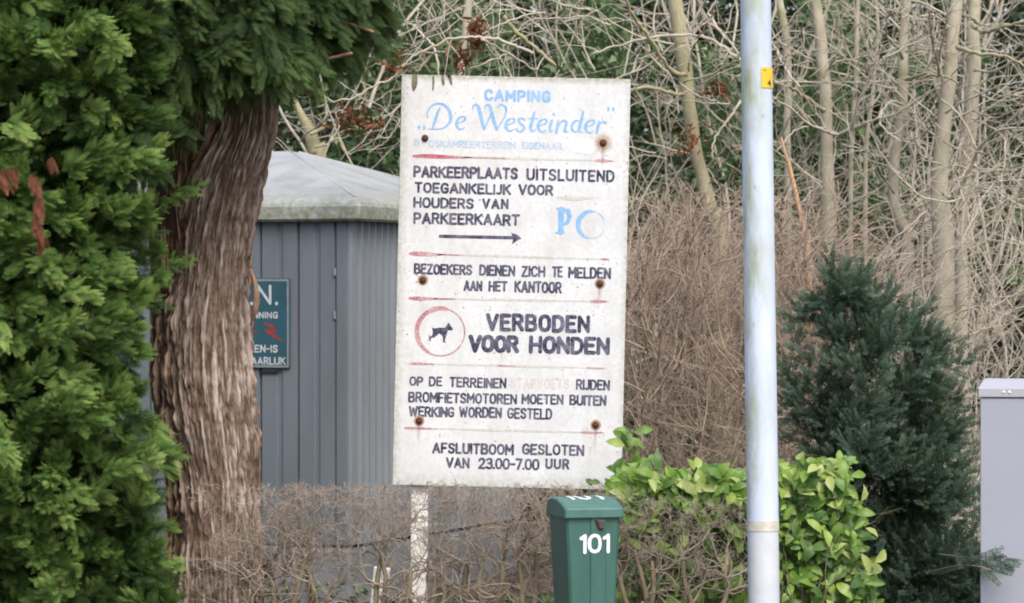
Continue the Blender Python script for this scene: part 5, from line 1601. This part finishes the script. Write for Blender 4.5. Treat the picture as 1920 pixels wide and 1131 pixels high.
for k in range(2700):      # body of the hedge, right part fully leafy, left part leafy along the top
    px = rg.uniform(1150, 1640)
    if px > 1455:
        top = (868 if px < 1590 else 868 + (px - 1590) * 1.6 + 20) + 30 * (float(vnoise(px / 14., .2, .2, 8)) - .5); py = rg.uniform(top, 1180)
        if py > 900 and px > 1590 + (py - 900) * .2: continue
        keep = 1.0
    else:
        top = 892 + (12 if px < 1200 else 0) + 34 * (float(vnoise(px / 16., .2, .2, 9)) - .5); py = top + abs(rg.normal(0, 46)) if rg.random() < .55 else rg.uniform(880, 1180); keep = .95 if py < 985 else .9
    if rg.random() > keep: continue
    dY = rg.random() ** 1.5 * .38
    edge = max(0, (px - 1560) / 80.)
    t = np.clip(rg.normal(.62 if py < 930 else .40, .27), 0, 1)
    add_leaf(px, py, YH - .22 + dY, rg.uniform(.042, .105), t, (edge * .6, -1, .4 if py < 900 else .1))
for k in range(30):       # taller sprig against the sign's lower right corner
    px = 1165 + abs(rg.normal(0, 22)); py = rg.uniform(800, 905)
    if px > 1165 + 12 + (py - 790) * .6: continue
    add_leaf(px, py, YH + .15 + rg.uniform(-.1, .1), rg.uniform(.06, .095), np.clip(rg.normal(.45, .2), 0, 1), (.3, -1, .2))
for px, py in ((1110, 912), (1104, 905), (1148, 915), (1135, 922)):
    add_leaf(px, py, 15.3, .06, .2, (0, -1, .3))
for px, py, s in ((1640, 1055, .1), (1630, 1075, .1), (1622, 990, .08), (1615, 940, .09)):
    add_leaf(px, py, 15.2, s, .95, (.5, -1, .2))
cand.sort(key=lambda c_: c_[0].y - c_[4] * 1.0)
far_i = cand[300:]
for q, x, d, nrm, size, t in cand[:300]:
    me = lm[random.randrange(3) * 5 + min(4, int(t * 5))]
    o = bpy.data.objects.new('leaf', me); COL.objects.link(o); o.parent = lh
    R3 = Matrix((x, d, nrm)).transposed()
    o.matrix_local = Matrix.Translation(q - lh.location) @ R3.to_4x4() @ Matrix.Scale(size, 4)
if far_i:
    tv, tf = leafs[0]
    V, Fc = place_many(tv, tf, np.array([tuple(c_[0] - lh.location) for c_ in far_i]), np.array([tuple(c_[1]) for c_ in far_i]), np.array([tuple(c_[2]) for c_ in far_i]), np.array([tuple(c_[3]) for c_ in far_i]), np.array([c_[4] for c_ in far_i]))
    o = obj('inner_leaves', new_mesh('inner_leaves', V, Fc, np.repeat(np.array([c_[5] for c_ in far_i]), len(tv)), smooth=True), M_laurel, lh); o['kind'] = 'stuff'
S = Segs()
for k in range(60):
    px = random.uniform(1150, 1540); x = W(px, 0, YH).x
    grow(S, (x, YH + random.uniform(-.15, .15), 0), (random.gauss(0, .2), random.gauss(0, .15), 1), random.uniform(.6, .9), random.uniform(.004, .008), 2, .05, .12, .02, (2, 4), .7, .5, lambda q: q.z < .92)
S2 = S.build('stems', M_hstem, lh, 4, origin=lh.location); S2['kind'] = 'stuff'

# ================================================================== BARE CLIPPED HEDGE
def hedge_plant(px, label, seed, topz=.93, width=.17, n=24, Y=15.05, mat=M_twig_hedge, level=3):
    random.seed(seed)
    base = Vector((W(px, 0, Y).x, Y, 0)); root = empty('hedge_shrub', base); tag(root, label, 'shrub', 'bare clipped hedge shrubs')
    nst = random.randint(2, 3); S = Segs(); starts = []
    for s in range(nst):
        bx = random.uniform(-.05, .05); lean = random.uniform(-.10, .10); h = random.uniform(.52, .68)
        arr = spline([(bx, random.uniform(-.04, .04), -.05, random.uniform(.012, .022)), (bx + lean * .3, 0, h * .4, .015), (bx + lean + random.uniform(-.03, .03), random.uniform(-.05, .05), h * .75, .012), (bx + lean * 1.3, 0, h, .009)], 5)
        V, Fc = tube(arr[:, :3], arr[:, 3], 7, .25, seed + s, 25)
        obj('stem', new_mesh('stem', V, Fc, np.full(len(V), random.random() * .5), smooth=True), M_hstem, root)
        for q in arr[6:]: starts.append((Vector(q[:3]), q[3]))
    bnd = lambda q: .12 < q.z < topz + .012 * math.sin(q.x * 37) + .015 * math.sin(q.x * 91 + 1) and abs(q.y) < .24 and abs(q.x) < .34
    for k in range(n):
        q, r_ = random.choice(starts)
        grow(S, q, (random.gauss(0, .8), random.gauss(0, .5), random.uniform(.0, 1.0)), random.uniform(.22, .38), min(r_ * .6, .0065), level, .03, .24, .03, (2, 3), .95, .62, bnd)
    for k in range(int(n * (3.0 if px > 500 else 1.6))):     # dense clipped crown: knobbly short twigs
        q = Vector((random.uniform(-.2, .2), random.uniform(-.2, .2), topz - .015 - random.random() ** 1.3 * .24))
        grow(S, q, (random.gauss(0, .8), random.gauss(0, .7), random.uniform(-.4, .9)), random.uniform(.08, .17), random.uniform(.0018, .0032), 2, .022, .32, .02, (2, 3), 1., .6, bnd)
    for k in range(int(n * .35)):     # twigs in the lower half
        q = Vector((random.uniform(-.2, .2), random.uniform(-.2, .1), random.uniform(.25, .7)))
        grow(S, q, (random.gauss(0, .9), random.gauss(0, .5), random.uniform(-.3, .9)), random.uniform(.1, .25), random.uniform(.0018, .0032), 2, .022, .3, .02, (2, 3), 1., .6, bnd)
    t = S.build('twigs', mat, root, 3); t['kind'] = 'stuff'
labs = ['leftmost bare hedge shrub, its twigs in front of the conifer trunk foot', 'bare hedge shrub in front of the shed, just right of the conifer trunk',
        'bare hedge shrub in front of the middle of the shed below the warning plate', 'bare hedge shrub beside the short white stake',
        'bare hedge shrub in front of the white sign post', 'bare hedge shrub below the middle of the camping sign', 'bare hedge shrub just left of the green letter box',
        'bare hedge shrub half hidden behind the green letter box', 'bare twiggy hedge shrub between the letter box and the lamp post, mixed with laurel', 'bare twiggy hedge shrub just left of the lamp post foot']
for k, (px, lab) in enumerate(zip([462, 535, 620, 705, 800, 905, 1000, 1095, 1215, 1330], labs)):
    hedge_plant(px, lab, 40 + k, topz=.925 if k < 8 else .86, n=22 if k < 8 else 14, Y=15.05 if k < 8 else 15.1)

bpy.context.view_layer.update()
print('tris about', sum(len(o.data.polygons) for o in bpy.data.objects if o.type == 'MESH'), 'objects', len(bpy.data.objects))
